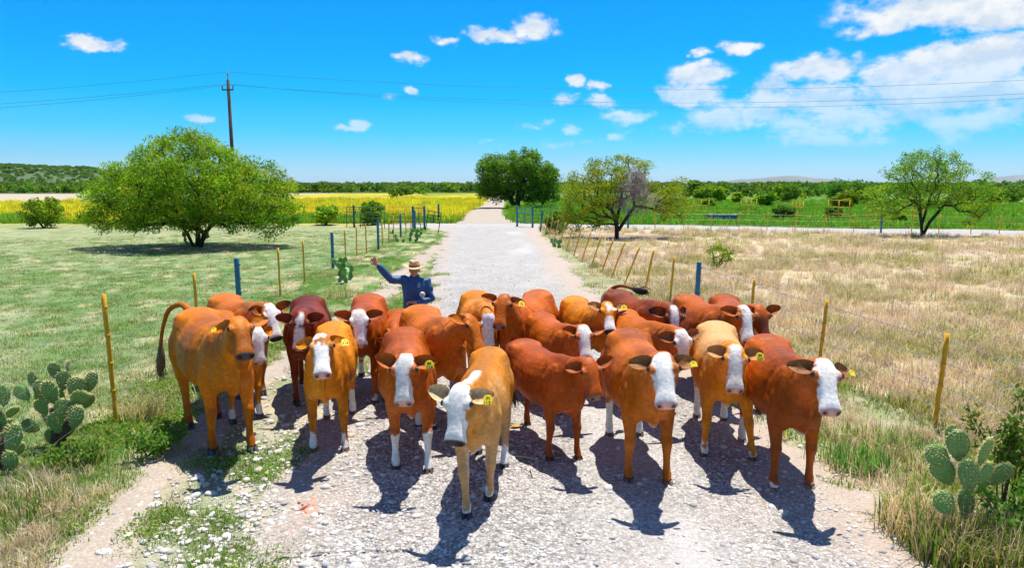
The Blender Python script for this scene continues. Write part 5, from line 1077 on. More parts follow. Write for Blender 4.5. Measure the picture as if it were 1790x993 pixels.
def cow_colour(V, ids, p):
    """coat colour of each vertex, painted in rest space"""
    base = np.array(p['coat']); dark = np.array(p.get('dark', base * .55)); light = np.array(p.get('light', np.minimum(1, base * 1.45 + .02)))
    white = np.array((.88, .83, .77)); sd = p.get('seed', 0) * 3.7
    x, y, z = V.T; ay = np.abs(y); t, h, _ = hcoord(V); Q = V + [sd, sd * .7, -sd]
    n1 = fbm3(Q, 3.2); n2 = fbm3(Q, 11, 1); n3 = fbm3(Q, 38, 2)
    C = base + (light - base) * (sst(.45, .75, n1) * .6)[:, None]
    C = C + (dark - C) * (sst(.52, .30, n1) * .45)[:, None]
    C = C * (.88 + .20 * n2 + .45 * (n3 - .5))[:, None]
    C = C + (dark - C) * (.35 * sst(.15, .05, ay) * sst(1.15, 1.25, z) * (x < .7))[:, None]
    head = (t > -.05) & (x > .95)
    # pale underside and inner legs
    under = sst(.72, .55, z) * sst(.16, .05, ay) * (np.abs(x) < .75) * p.get('under', .35)
    C = C + (light - C) * under[:, None]
    # darker lower neck and face for some coats
    dn = p.get('darkneck', 0) * sst(.7, 1.0, x) * (1 - sst(1.25, 1.4, z)) ; C = C + (dark - C) * dn[:, None]
    df = p.get('darkface', 0) * head * sst(.05, .2, t); C = C + (dark - C) * df[:, None]
    kn = .55 * np.exp(-((z - .42) / .06) ** 2) * (x > 0) * p.get('knee', .6); C = C + (dark - C) * kn[:, None]
    lo = sst(.35, .05, z) * p.get('lowleg', .25); C = C + (dark - C) * lo[:, None]
    if 'legs' in p:
        lg = sst(.85, .55, z) * (np.abs(x) > .3) * .8; C = C + (np.array(p['legs']) - C) * lg[:, None]
    if 'top' in p:
        tp = sst(.95, 1.2, z + .1 * (n1 - .5)) * (x < .6) * .8; C = C + (np.array(p['top']) - C) * tp[:, None]
    edge = (n1 - .5) * .35 + (n2 - .5) * .6 + (n3 - .5) * .5
    wm = np.zeros(len(V))
    wf = p.get('wf')
    if wf is not None:      # white face: h threshold along the head
        thr = np.interp(t, [-.08, .0, .07, .12, .19, .27, .34, .5], [.0, .020, .030, .030, .016, -.02, -.09, -.2]) - wf
        wm = np.maximum(wm, sst(-.012, .012, h - thr + edge * .13) * head * sst(-.075 - max(wf, 0) * .5, -.045 - max(wf, 0) * .5, t + edge * .06))
        bl = p.get('blaze')
        if bl: wm *= np.where(t < .30, sst(bl + .012, bl - .012, ay + edge * .12), 1)
        ep = p.get('eyepatch', .0)
        if ep: wm *= 1 - sst(ep + .012, ep - .012, np.sqrt(((t - .13) / 1.5) ** 2 + (ay - .108) ** 2 + ((h - .022) * 1.1) ** 2) + edge * .05)
    if p.get('crest'): wm = np.maximum(wm, sst(.0, .06, (x - .35)) * sst(.06, .03, ay) * sst(1.12, 1.2, z - .3 * (x - .6) + edge * .1) * (t < .02) * p['crest'])
    sk = p.get('socks', (0, 0, 0, 0))
    for (f, s), hgt in zip(LEGS.values(), sk):
        if hgt > 0:
            m = ((x > 0) if f > 0 else (x < -.3)) & (y * s > .02); wm = np.maximum(wm, m * sst(hgt + .02, hgt - .02, z + edge * .40))
    br = p.get('brisket', 0)
    if br: wm = np.maximum(wm, sst(.11 * br, .05 * br, ay + edge * .1) * sst(.68, .60, z + edge * .1) * sst(.30, .45, x) * (x < 1))
    if p.get('belly'): wm = np.maximum(wm, sst(.66, .58, z + edge * .2) * (x > -.4) * (x < .45) * (ay < .3))
    wn = white * (.93 + .14 * (n2 - .5))[:, None]; wn = wn + (np.array((.72, .58, .46)) - wn) * (sst(.5, .72, n1) * .35)[:, None]
    C = C + (wn - C) * wm[:, None]
    # skin of the nose, nostrils, mouth, eyelids
    nose = np.array(p.get('nose', (.62, .33, .28)))
    nm = head * sst(.428, .446, t + .25 * (h + .02)) * sst(-.085, -.07, h); C = C + (nose * (.85 + .4 * (n3 - .5))[:, None] - C) * nm[:, None]
    C = C + (nose * .9 - C) * (head * sst(.41, .45, t) * sst(-.082, -.095, h) * .5)[:, None]
    nos = np.exp(-(((t - .464) / .024) ** 2 + ((ay - .053) / .019) ** 2 + ((h + .030) / .024) ** 2)); C = C * (1 - .9 * np.clip(nos * 1.4, 0, 1) * head)[:, None]
    C = C * (1 - .5 * np.exp(-((h + .083) / .006) ** 2) * sst(.37, .41, t) * head)[:, None]
    lid = head * np.exp(-((np.sqrt(((t - .122) / 1.3) ** 2 + (ay - .120) ** 2 + (h - .018) ** 2)) / .028) ** 2)
    C = C + (np.array(p.get('lid', (.16, .07, .04))) - C) * (np.clip(lid * 1.2, 0, 1) * .85)[:, None]
    # ears, hooves
    earout = np.array(p.get('ear', base * 1.0)); m = (ids == 3) | (ids == 4); C[m] = earout
    m = (ids == 1) | (ids == 2); e = np.clip((ay[m] - .1) / .2, 0, 1); rim = sst(.03, .075, np.abs(t[m] - .043))[:, None]; C[m] = (earout * (.55 + .55 * e)[:, None]) * (.6 + .9 * n3[m])[:, None] * (1 - rim) + earout * 1.05 * rim
    if p.get('eardark'): m = (ids >= 1) & (ids <= 4); C[m] = C[m] + (np.array((.03, .02, .018)) - C[m]) * (sst(.14, .26, ay[m]) * p['eardark'])[:, None]
    hf = np.array(p.get('hoof', (.12, .085, .075))); m = ids == 6; C[m] = hf * (.7 + .7 * n3[m])[:, None]
    return np.clip(C, .002, .92)

def coat_material():
    m, nt, b = node_mat('short_cattle_hair'); tc = N(nt, 'ShaderNodeTexCoord')
    at = N(nt, 'ShaderNodeAttribute', attribute_name='Col')
    mp = N(nt, 'ShaderNodeMapping'); mp.inputs['Scale'].default_value = (1, 1, .35); L(nt, tc.outputs['Object'], mp.inputs[0])
    n = noise(nt, 150, 3, .7, mp.outputs[0]); n2 = noise(nt, 34, 4, .6, tc.outputs['Object'])
    r = ramp(nt, [(.25, (.84,) * 3), (.75, (1.14,) * 3)]); L(nt, n.outputs[0], r.inputs[0])
    r2 = ramp(nt, [(.3, (.78,) * 3), (.7, (1.16,) * 3)]); L(nt, n2.outputs[0], r2.inputs[0])
    c = mixc(nt, 1, at.outputs[0], r.outputs[0], 'MULTIPLY'); c = mixc(nt, 1, c, r2.outputs[0], 'MULTIPLY'); L(nt, c, b.inputs['Base Color'])
    b.inputs['Roughness'].default_value = .5; b.inputs['Specular IOR Level'].default_value = .2
    p = bump(nt, b, n2.outputs[0], .35, .014); bump(nt, b, n.outputs[0], .35, .004, p)
    return m

def tail_mesh(p):
    """tail tube with a tuft, cow rest space shifted"""
    P = np.array(p.get('tail') or [(-.80, 0, 1.20), (-.875, .01, 1.12), (-.90, .02, .95), (-.89, .03, .75), (-.885, .035, .58), (-.88, .04, .42), (-.875, .045, .30)], float)
    r = np.interp(np.linspace(0, 1, 19), [0, .12, .5, .66, .78, .9, 1], [.048, .034, .020, .020, .045, .042, .008])
    P = interp_rows(P, 3); P = np.stack([np.interp(np.linspace(0, 1, 19), np.linspace(0, 1, len(P)), P[:, k]) for k in range(3)], 1)
    V, Q, T = tube(P, r, 10, False)
    k = np.repeat(np.linspace(0, 1, 19), 10); base = np.array(p['coat']); sw = np.array(p.get('switch', (.10, .05, .025)))
    C = base * .8 + (sw - base * .8) * sst(.6, .74, k)[:, None]
    # loose hair strands of the tuft
    VV = [V]; QQ = [Q]; CC = [C]; n = len(V)
    g = np.random.default_rng(11)
    for i in range(46):
        a = P[11 + g.integers(0, 4)]; e = P[-1] + g.normal(0, .028, 3) - [0, 0, g.uniform(0, .07)]; mid = (a + e) / 2 + g.normal(0, .022, 3)
        S = interp_rows([a, mid, e], 2); v, q, _ = tube(S, np.linspace(.006, .0015, len(S)), 3, False); VV.append(v); QQ.append(q + n); n += len(v); CC.append(np.tile(sw * g.uniform(.7, 1.5), (len(v), 1)))
    return np.concatenate(VV) - [.48, 0, 0], np.concatenate(QQ), np.concatenate(CC)

COAT = None
def build_cow(can, p, label, group='cattle herded along the gravel road'):
    """p: pos (front feet, x, y), yaw (0 faces the camera side, + turns to +x), scale, pose and coat"""
    global COAT
    if COAT is None: COAT = coat_material()
    V0, F, ids = can; s = p.get('scale', 1.0); p.pop('_dz', None)
    gs = np.random.default_rng(900 + p.get('seed', 0))
    for nm in LEGS: p.setdefault(nm, (gs.uniform(-9, 9), gs.uniform(0, 6), gs.uniform(-1.5, 1.5)))
    p.setdefault('roll', gs.uniform(-7, 7)); p.setdefault('hw', gs.uniform(.14, .24)); p['hs'] = p.get('hs', 1.0) * gs.uniform(.95, 1.03)
    V = cow_pose(V0, p, ids); C = cow_colour(V0, ids, p)
    tv, tq, tc_ = tail_mesh(p)
    me = mesh_np('cow_body', np.concatenate([V, tv]), np.concatenate([F, tq + len(V)]), np.concatenate([C, np.clip(tc_, 0, 1)]))
    x, y = p['pos']
    e = put('cow', None, label=label, cat='cow', group=group, loc=(x, y, ground_z(x, y) - .004), rot=(0, 0, -math.pi / 2 + R(p['yaw'])), scl=(s,) * 3)
    e.empty_display_size = .1
    put('body', me, COAT, e)
    for sd in (1, -1):
        v, q, t = ellipsoid(hp(.122, .0225, sd * .1145), (.027, .018, .0225), np.array([HA, HY, HN]).T, 9, 12)
        if p.get('eyes_shut'): v = v - HY * sd * .007
        put('eye', mesh_np('eye', cow_pose(v, p), [q, t]), MATS['eye'], e)
    for sd, txt, kind in p.get('tags', ()):
        ear = 'ear_l' if sd > 0 else 'ear_r'; ew, eh = (.036, .044) if txt else (.026, .028)
        mb = MB(); n = 8
        oh = .018                                                   # plate hangs on the inner face of the ear
        c = np.array([.082, 0, sd * .215])
        rgs = []
        for d0 in (-.0015, .0015):
            pts = [(-ew, -eh), (ew, -eh), (ew * 1.02, eh * .45), (ew * .45, eh), (-ew * .45, eh), (-ew * 1.02, eh * .45)]
            rgs.append([hp(c[0] - b_, oh + d0, c[2] + a_) for a_, b_ in pts])
        mb.add(*rings_mesh(rgs)); v, q, t = mb.v[0], mb.q[0], mb.t[0]
        idv = np.full(len(v), 1 if sd > 0 else 2); vv = cow_pose(v, p, idv)
        tg = put('ear_tag', mesh_np('ear_tag', vv, [q, t], smooth=False), MATS['tag'], e)
        stud = ellipsoid(hp(c[0] - eh * .66, oh + .004, c[2]), (.008, .008, .004), np.array([HA, HY, HN]).T, 6, 8)
        put('tag_button', mesh_np('tag_button', cow_pose(stud[0], p, np.full(len(stud[0]), 1 if sd > 0 else 2)), [stud[1], stud[2]]), MATS['tag'], tg)
        if txt:
            tm = text_mesh(txt, .040 if len(txt.split('\n')[0]) < 4 else .031)
            v = np.empty(len(tm.vertices) * 3); tm.vertices.foreach_get('co', v); v = v.reshape(-1, 3)
            v2 = np.stack([hp(c[0] + .010 - b_, oh + .0028 + d_, c[2] + a_) for a_, b_, d_ in v])
            v2 = cow_pose(v2, p, np.full(len(v2), 1 if sd > 0 else 2)); tm.vertices.foreach_set('co', v2.astype(np.float32).ravel()); tm.update()
            put('tag_number', tm, MATS['ink'], tg)
    return e
# ------------------------------------------------------------------ the herd
MATS = {'eye': simple_mat('wet_eye', (.012, .008, .006), .08, 0, bumps=0, spec=.6), 'tag': simple_mat('yellow_tag_plastic', (.80, .58, .015), .45, .1, bumps=0), 'ink': simple_mat('tag_ink', (.012, .012, .012), .6, 0, bumps=0)}
ORANGE = (0.579, 0.1598, 0.0012); GOLD = (0.660, 0.2083, 0.0018); RUST_C = (0.454, 0.0950, 0.0009); RED = (0.390, 0.0727, 0.0009); DRED = (0.206, 0.0271, 0.0009); TAN = (.52, .26, .075)
PINK = (.80, .43, .36); DARKN = (.06, .045, .045)
HI = cow_canonical(.012); LO = cow_canonical(.0165)
def build_herd():
    D = dict; F = lambda px, py: tuple(float(q) for q in gp(px, py)[:2])
    herd = [
     # front row, left to right
     (HI, D(pos=F(406, 791), yaw=38, scale=1.09, hs=.92, girth=1.03, coat=ORANGE, dark=(0.186, 0.0430, 0.0042), knee=.8, lowleg=.5, darkface=.55, nose=(.10, .07, .07), hyaw=-8, npitch=-4, hpitch=-6, ear_l=(-25, 10), ear_r=(28, 12), under=.6, hoof=(.07, .08, .10), eyes_shut=True, fl=(4, 0, 0), fr=(-5, 0, 0), hl=(-3, 0, 0), hr=(6, 0, 0), seed=1, switch=(.16, .10, .06),
            tail=[(-.80, 0, 1.20), (-.96, -.06, 1.27), (-1.10, -.16, 1.20), (-1.17, -.22, 1.0), (-1.20, -.25, .80), (-1.20, -.26, .60), (-1.24, -.28, .44)], tags=[(-1, '', 1)]), 'orange brown cow with swinging tail and closed eyes, leftmost of the herd'),
     (HI, D(pos=F(576, 790), yaw=9, scale=.95, hs=1.03, girth=.9, coat=GOLD, dark=(0.279, 0.0731, 0.0052), wf=.006, eyepatch=.044, hyaw=9, npitch=-8, hpitch=0, nose=PINK, socks=(.12, .12, .35, .35), brisket=.8, tags=[(1, '218', 0)], ear_l=(6, 6), ear_r=(10, 8), under=.9, hoof=(.20, .12, .09), seed=2, fl=(2, 0, 1), fr=(-2, 0, 1)), 'golden calf with white face facing forward between the leftmost cow and the white-socked cow'),
     (HI, D(pos=F(720, 822), yaw=12, scale=.97, coat=RUST_C, dark=(0.140, 0.0301, 0.0035), wf=.006, eyepatch=.054, hyaw=-16, npitch=8, hpitch=2, nose=PINK, socks=(.42, .34, .5, .5), brisket=1.1, tags=[(1, '85\n228', 0)], ear_l=(-4, 6), ear_r=(-40, 20), hoof=(.10, .055, .045), seed=3, fl=(7, 0, 0), fr=(-3, 0, 0), hl=(-6, 0, 0)), 'rust cow with high white forelegs and tagged ear, left of the foremost tan cow'),
     (HI, D(pos=F(834, 890), yaw=-5, scale=.95, girth=.84, coat=(0.591, 0.1987, 0.0049), dark=(0.205, 0.0731, 0.0070), light=(.60, .34, .12), wf=.02, eyepatch=.0, hyaw=-9, npitch=12, hpitch=-4, nose=DARKN, socks=(.15, .12, .3, .3), legs=(.56, .33, .14), brisket=1.2, crest=.55, tags=[(1, '11\n1121', 0)], ear=(0.700, 0.459, 0.230), ear_l=(14, 8), ear_r=(-22, 10), hoof=(.05, .045, .045), lid=(.06, .05, .05), seed=4, fl=(-7, 8, -4), fr=(11, 0, -6), hl=(10, 0, 0), hr=(-10, 0, 0)), 'tan cow with white face walking ahead of the herd'),
     (HI, D(pos=F(984, 806), yaw=27, scale=.86, coat=(0.365, 0.0659, 0.0009), dark=(0.112, 0.0224, 0.0021), hyaw=-6, npitch=4, hpitch=0, nose=(.36, .19, .15), ear_l=(-35, 14), ear_r=(8, 10), hoof=(.10, .06, .05), seed=5, under=.2, fl=(4, 0, 0), fr=(-4, 0, 0), tags=()), 'solid dark red heifer looking right in the front row'),
     (HI, D(pos=F(1130, 843), yaw=2, scale=1.0, girth=1.03, coat=(0.503, 0.1210, 0.0016), dark=(0.158, 0.0344, 0.0042), wf=.008, eyepatch=.052, hyaw=-6, npitch=3, hpitch=-4, nose=PINK, socks=(0, 0, .42, .42), brisket=.6, tags=[(1, '', 1)], ear=(0.297, 0.121, 0.027), ear_l=(4, 8), ear_r=(0, 8), hoof=(.16, .115, .09), seed=6, fl=(4, 0, 1), fr=(-1, 0, 1), switch=(.55, .38, .20)), 'large orange cow with full white face casting a clear head shadow'),
     (HI, D(pos=F(1262, 798), yaw=-10, scale=.97, coat=GOLD, dark=(0.242, 0.0731, 0.0070), top=(.62, .37, .15), wf=-.010, eyepatch=.03, blaze=.085, hyaw=-3, npitch=8, hpitch=0, nose=PINK, socks=(.14, .14, .45, .45), brisket=.5, tags=[(1, '24\n207', 0)], ear=(0.513, 0.230, 0.054), ear_l=(-6, 6), ear_r=(6, 8), hoof=(.17, .12, .10), seed=7, fl=(5, 0, 9), fr=(3, 0, 2)), 'cream backed cow with white blaze and tag between two larger cows on the right'),
     (HI, D(pos=F(1382, 857), yaw=-5, scale=.98, girth=1.0, coat=(0.416, 0.0823, 0.0014), dark=(0.121, 0.0258, 0.0035), wf=.02, eyepatch=.040, hyaw=2, npitch=0, hpitch=-2, nose=PINK, socks=(.05, .06, .36, .36), brisket=.9, tags=[(1, '', 1)], ear=(0.270, 0.095, 0.024), ear_l=(10, 8), ear_r=(-6, 8), hoof=(.30, .20, .16), seed=8, fl=(-3, 0, 1), fr=(3, 0, 1)), 'rust cow with wide white face at the right end of the herd'),
     # behind
     (LO, D(pos=(-3.22, 7.95), yaw=38, scale=0.936, coat=ORANGE, wf=.02, hyaw=-2, npitch=14, hpitch=6, nose=PINK, socks=(.2, .2, .2, .2), ear_r=(-50, 10), seed=9), 'white faced cow half hidden behind the leftmost cow'),
     (LO, D(pos=(-3.42, 8.75), yaw=40, scale=1.003, coat=(0.503, 0.1259, 0.0020), wf=.014, hyaw=8, npitch=12, hpitch=-4, nose=DARKN, eardark=.9, socks=(.06, .06, 0, 0), ear_l=(-55, 10), ear_r=(-50, 0), seed=10), 'white faced cow with dark nose looking right behind the leftmost cow'),
     (LO, D(pos=(-2.62, 8.50), yaw=14, scale=0.993, coat=DRED, dark=(0.060, 0.0150, 0.0080), wf=-.008, blaze=.06, eyepatch=.03, hyaw=-8, npitch=12, hpitch=6, nose=PINK, brisket=.3, ear_l=(-40, 5), ear_r=(-20, 5), seed=11), 'dark red cow with white blaze behind the golden calf'),
     (LO, D(pos=(-1.93, 8.62), yaw=6, scale=0.993, coat=RED, wf=.02, eyepatch=.026, hyaw=10, npitch=12, hpitch=2, nose=PINK, socks=(.12, .12, .2, .2), brisket=1., ear_l=(-20, 5), ear_r=(-35, 10), seed=12), 'red cow with broad white face left of the man'),
     (LO, D(pos=(-1.50, 8.65), yaw=6, scale=0.84, coat=(0.454, 0.0970, 0.0014), wf=.05, hyaw=12, npitch=34, hpitch=22, nose=PINK, ear_l=(10, 5), ear_r=(0, 5), seed=13), 'cow with lowered head and white poll in front of the man'),
     (HI, D(pos=(-.76, 7.62), yaw=24, scale=1.01, girth=1.08, coat=(0.567, 0.1405, 0.0018), dark=(0.242, 0.0602, 0.0049), hyaw=24, npitch=-4, hpitch=4, nose=DARKN, socks=(.10, .10, .1, .1), ear_l=(5, 5), ear_r=(-8, 30), seed=14), 'tall plain orange cow turning right behind the foremost tan cow'),
     (LO, D(pos=(-.40, 9.0), yaw=8, scale=0.984, coat=GOLD, wf=.03, hyaw=4, npitch=26, hpitch=8, nose=PINK, ear_l=(6, 5), ear_r=(6, 5), seed=15), 'golden cow with white muzzle partly hidden behind the tall orange cow'),
     (LO, D(pos=(.06, 9.05), yaw=-20, scale=0.993, coat=(0.477, 0.1017, 0.0018), dark=(0.186, 0.0430, 0.0042), hyaw=6, npitch=-6, hpitch=4, nose=(.34, .18, .15), ear_l=(10, 8), ear_r=(-48, 0), tags=[(1, '76', 0)], seed=16), 'plain orange cow with raised ear in the middle of the back row'),
     (LO, D(pos=(.68, 8.1), yaw=20, scale=0.879, coat=(0.454, 0.0950, 0.0012), wf=.006, eyepatch=.056, hyaw=-14, npitch=4, hpitch=0, nose=PINK, ear_l=(-20, 5), ear_r=(-50, 5), seed=17), 'rust cow with white face and brown eye patches behind the dark red heifer'),
     (LO, D(pos=(1.15, 9.2), yaw=14, scale=0.907, hs=1.06, coat=GOLD, wf=-.03, hyaw=-14, npitch=-4, hpitch=0, nose=(.05, .04, .04), ear=(0.608, 0.270, 0.081), ear_l=(-16, 8), ear_r=(-45, 5), tags=[(1, '77', 0)], seed=18), 'small golden calf with pale muzzle and yellow tag in the back row'),
     (LO, D(pos=(1.82, 8.85), yaw=16, scale=1.012, coat=(0.302, 0.0563, 0.0012), dark=(0.050, 0.0140, 0.0100), darkface=.9, wf=.0, blaze=.05, hyaw=-6, npitch=15, hpitch=2, nose=PINK, eardark=1., ear_l=(20, 8), ear_r=(-15, 8), seed=19, switch=(.012, .01, .01), lid=(.01, .01, .01),
            tail=[(-.80, 0, 1.20), (-.84, .06, 1.25), (-.74, .12, 1.30), (-.58, .15, 1.315), (-.40, .17, 1.31), (-.2, .19, 1.30), (-.05, .23, 1.33)]), 'brown cow with black ears, black eye patches and white blaze'),
     (LO, D(pos=(1.70, 7.95), yaw=14, scale=0.926, coat=(0.477, 0.1114, 0.0014), wf=.02, hyaw=10, npitch=16, hpitch=2, nose=PINK, socks=(.3, .3, .3, .3), ear=(0.270, 0.095, 0.027), ear_l=(-8, 8), ear_r=(-18, 8), seed=20), 'white faced cow squeezed between the large orange cow and the cream backed cow'),
     (LO, D(pos=(2.68, 8.65), yaw=10, scale=0.984, coat=(0.454, 0.0970, 0.0016), wf=.014, eyepatch=.046, hyaw=-2, npitch=4, hpitch=2, nose=PINK, ear_l=(30, 8), ear_r=(-25, 8), seed=21), 'white faced orange cow behind the cream backed cow'),
     (LO, D(pos=(3.06, 9.0), yaw=-4, scale=0.95, coat=(0.377, 0.0727, 0.0012), dark=(0.100, 0.0250, 0.0100), darkface=.7, hyaw=28, npitch=6, hpitch=4, nose=DARKN, ear_l=(-50, 5), ear_r=(-48, 5), seed=22), 'dark faced red cow at the far right of the back row'),
    ]
    for can, p, lab in herd: build_cow(can, p, lab)
build_herd()
# ------------------------------------------------------------------ the herdsman
def build_man():
    Y = 10.4; base = at(727, 600, Y); X0 = base[0]
    SKIN = (.50, .25, .155)
    e = put('person', None, label='man in straw hat and navy shirt raising one arm behind the herd', cat='person', loc=(X0, Y, 0)); e.empty_display_size = .1
    sh_r, el_r, wr_r = np.array([-.165, 0, 1.36]), np.array([-.35, -.05, 1.37]), np.array([-.545, -.10, 1.60])     # raised arm (image left)
    sh_l, el_l, wr_l = np.array([.175, .02, 1.34]), np.array([.255, -.02, 1.06]), np.array([.02, -.22, 1.045])
    mb = MB(); T = lambda P, r, n=12: mb.add(*tube(P, r, n))
    # head and neck
    mb.add(*ellipsoid((0, .0, 1.535), (.074, .093, .095))); mb.add(*ellipsoid((0, -.04, 1.475), (.056, .055, .062))); mb.add(*ellipsoid((0, -.075, 1.432), (.026, .022, .018)))
    mb.add(*ellipsoid((0, -.098, 1.495), (.012, .018, .026))); mb.add(*ellipsoid((0, -.104, 1.482), (.016, .014, .011)))
    for s in (-1, 1):
        mb.add(*ellipsoid((s * .075, .012, 1.505), (.012, .02, .032))); mb.add(*ellipsoid((s * .036, -.072, 1.492), (.024, .018, .018))); mb.add(*ellipsoid((s * .032, -.082, 1.535), (.026, .014, .010)))
    T([(0, .02, 1.30), (0, .015, 1.38), (0, .0, 1.46)], [.062, .054, .052])
    # trunk, arms, legs
    rg = []
    for z, w, d in ((.86, .15, .10), (.95, .155, .105), (1.05, .145, .10), (1.18, .165, .115), (1.30, .18, .11), (1.37, .12, .075), (1.41, .06, .05)):
        a = np.arange(20) * 2 * np.pi / 20; rg.append(np.stack([w * np.cos(a), d * np.sin(a), np.full(20, z)], 1))
    mb.add(*rings_mesh(rg))
    T([sh_r, el_r, wr_r], [.052, .042, .028]); T([sh_l, el_l, wr_l], [.052, .042, .028])
    for s in (-1, 1): T([(s * .085, 0, .92), (s * .095, -.01, .5), (s * .10, .0, .10), (s * .10, -.02, .05)], [.088, .058, .042, .04]); T([(s * .10, .03, .05), (s * .105, -.13, .04)], [.04, .032])
    def hand(w, d, palm_n, thumb_side, curl):
        d = d / np.linalg.norm(d); n = palm_n - d * (palm_n @ d); n /= np.linalg.norm(n); s = np.cross(d, n) * thumb_side
        M = np.array([d, s, n]).T; mb.add(*ellipsoid(w + d * .045, (.05, .040, .015), M)); T([w - d * .02, w + d * .03], [.027, .026])
        for k, (o, l) in enumerate(((.029, .070), (.010, .078), (-.010, .073), (-.028, .058))):
            b = w + d * .085 + s * o; m = b + d * l * .5 * math.cos(curl * .5) + n * l * .5 * math.sin(curl * .5) + s * o * .25; t = m + d * l * .5 * math.cos(curl * 1.4) + n * l * .5 * math.sin(curl * 1.4) + s * o * .25; T([b - d * .02, b, m, t], [.0095, .0095, .009, .007], 8)
        b = w + d * .03 + s * .032; T([b, b + d * .03 + s * .026, b + d * .058 + s * .034 + n * .012 * curl], [.011, .0105, .008], 8)
    hand(wr_r, np.array([-.38, -.12, .62]), np.array([.2, -1., .1]), -1, .35); hand(wr_l, np.array([-.95, -.18, .12]), np.array([0, -.35, -1.]), -1, 1.5)
    V, F = remesh(mb, .0068, 4); x, y, z = V.T
    C = np.tile(np.array(SKIN), (len(V), 1)); n = fbm3(V, 40); C *= (.9 + .25 * n)[:, None]
    front = y < -.04
    for s in (-1, 1): C = mixv(C, (.03, .02, .018), .8 * np.exp(-(((x - s * .033) / .012) ** 2 + ((z - 1.517) / .006) ** 2)) * front); C = mixv(C, (.04, .025, .02), .6 * np.exp(-(((x - s * .034) / .02) ** 2 + ((z - 1.542) / .006) ** 2)) * front)
    C = mixv(C, (.30, .09, .07), .7 * np.exp(-((x / .024) ** 2 + ((z - 1.456) / .006) ** 2)) * front)
    C = mixv(C, (.03, .022, .02), sst(1.53, 1.56, z + .25 * np.clip(y, -.1, .1)) * (y > -.02) * (np.abs(x) < .1))     # cropped hair
    m, nt, b = node_mat('skin'); atn = N(nt, 'ShaderNodeAttribute', attribute_name='Col'); L(nt, atn.outputs[0], b.inputs['Base Color']); b.inputs['Roughness'].default_value = .5; b.inputs['Subsurface Weight'].default_value = .08
    put('body', mesh_np('body', V, F, C), m, e)
    # shirt
    mb = MB(); rg = []
    for z_, w, d in ((.86, .185, .135), (.95, .188, .135), (1.05, .180, .128), (1.16, .19, .138), (1.27, .205, .135), (1.345, .185, .105), (1.395, .10, .075), (1.42, .07, .062)):
        a = np.arange(24) * 2 * np.pi / 24; rg.append(np.stack([w * np.cos(a), d * np.sin(a), np.full(24, z_)], 1))
    mb.add(*rings_mesh(rg))
    for P, r in (([sh_r + [.05, 0, -.03], sh_r, (sh_r + el_r) / 2, el_r, (el_r + wr_r) / 2, wr_r], [.085, .082, .068, .060, .052, .042]), ([sh_l + [-.05, 0, -.03], sh_l, (sh_l + el_l) / 2, el_l, (el_l + wr_l) / 2, wr_l + [.02, .02, 0]], [.085, .082, .068, .062, .052, .043])): mb.add(*tube(P, r, 14))
    V, F = remesh(mb, .011, 5); x, y, z = V.T
    nr = np.zeros_like(V); fn = np.cross(V[F[:, 2]] - V[F[:, 0]], V[F[:, 3]] - V[F[:, 1]]); [np.add.at(nr, F[:, k], fn) for k in range(4)]; nr /= np.linalg.norm(nr, axis=1, keepdims=True) + 1e-9
    V = V + nr * (.016 * (fbm3(V * [1.4, 1.4, .8], 14) - .5) + .008 * np.sin(z * 55 + x * 40 + 8 * fbm3(V, 6)) * sst(.2, .3, np.abs(x)))[:, None]
    mat = simple_mat('navy_shirt', (.018, .085, .21), .55, .25, 14, spec=.5, bumps=.3, bscale=60); light = simple_mat('shirt_piping', (.05, .16, .26), .6, .1, bumps=0)
    put('shirt', mesh_np('shirt', V, F), mat, e)
    a = np.linspace(-2.5, 2.5, 20) + math.pi / 2; rg = []
    for r_, z_ in ((.068, 1.385), (.078, 1.40), (.070, 1.435), (.064, 1.432), (.066, 1.39)): rg.append(np.stack([r_ * np.cos(a), .005 + r_ * 1.05 * np.sin(a), z_ - .012 * np.cos(a - math.pi / 2) * -1], 1))
    V = np.array(rg).reshape(-1, 3); i, j = np.meshgrid(np.arange(4), np.arange(19), indexing='ij'); i = i.ravel(); j = j.ravel(); put('collar', mesh_np('collar', V, np.stack([i * 20 + j, i * 20 + j + 1, (i + 1) * 20 + j + 1, (i + 1) * 20 + j], 1)), mat, e)
    def skin_y(xx, zz): return -float(np.interp(zz, [.95, 1.05, 1.16, 1.27, 1.345, 1.395], [.135, .128, .138, .135, .105, .075])) * math.sqrt(max(.05, 1 - (xx / .2) ** 2)) - .012
    put('zip', MB().tube([(-.01, skin_y(0, 1.38) - .008, 1.385), (-.025, skin_y(-.02, 1.34) - .006, 1.34), (-.045, skin_y(-.04, 1.28) - .004, 1.285)], .005, 6).mesh('zip', cols=False), light, e)
    white = simple_mat('white_patch', (.74, .70, .64), .7, .15, 30, bumps=0); grey = simple_mat('emblem_thread', (.50, .60, .70), .7, .1, bumps=0); brown = simple_mat('patch_mark', (.20, .12, .06), .7, .1, bumps=0)
    for k in range(2): put('button', mesh_np('button', *(lambda q: (q[0], [q[1], q[2]]))(ellipsoid((-.045 + .02 * k, skin_y(-.04, 1.22) - .002, 1.235 - .0 * k if k == 0 else 1.262), (.006, .004, .006), None, 6, 8))), light, e)
    c = np.array([.085, skin_y(.085, 1.30) - .002, 1.302]); rr = np.linspace(0, 2 * math.pi, 17)
    em = put('chest_emblem', MB().tube(np.stack([c[0] + .020 * np.cos(rr), np.full(17, c[1]), c[2] + .022 * np.sin(rr)], 1), .0045, 6, False).tube([(c[0] - .006, c[1] - .002, c[2] + .006), (c[0] + .008, c[1] - .002, c[2]), (c[0] - .004, c[1] - .002, c[2] - .008)], .0045, 6).mesh('emblem', cols=False), grey, e, label='small pale embroidered emblem on the chest')
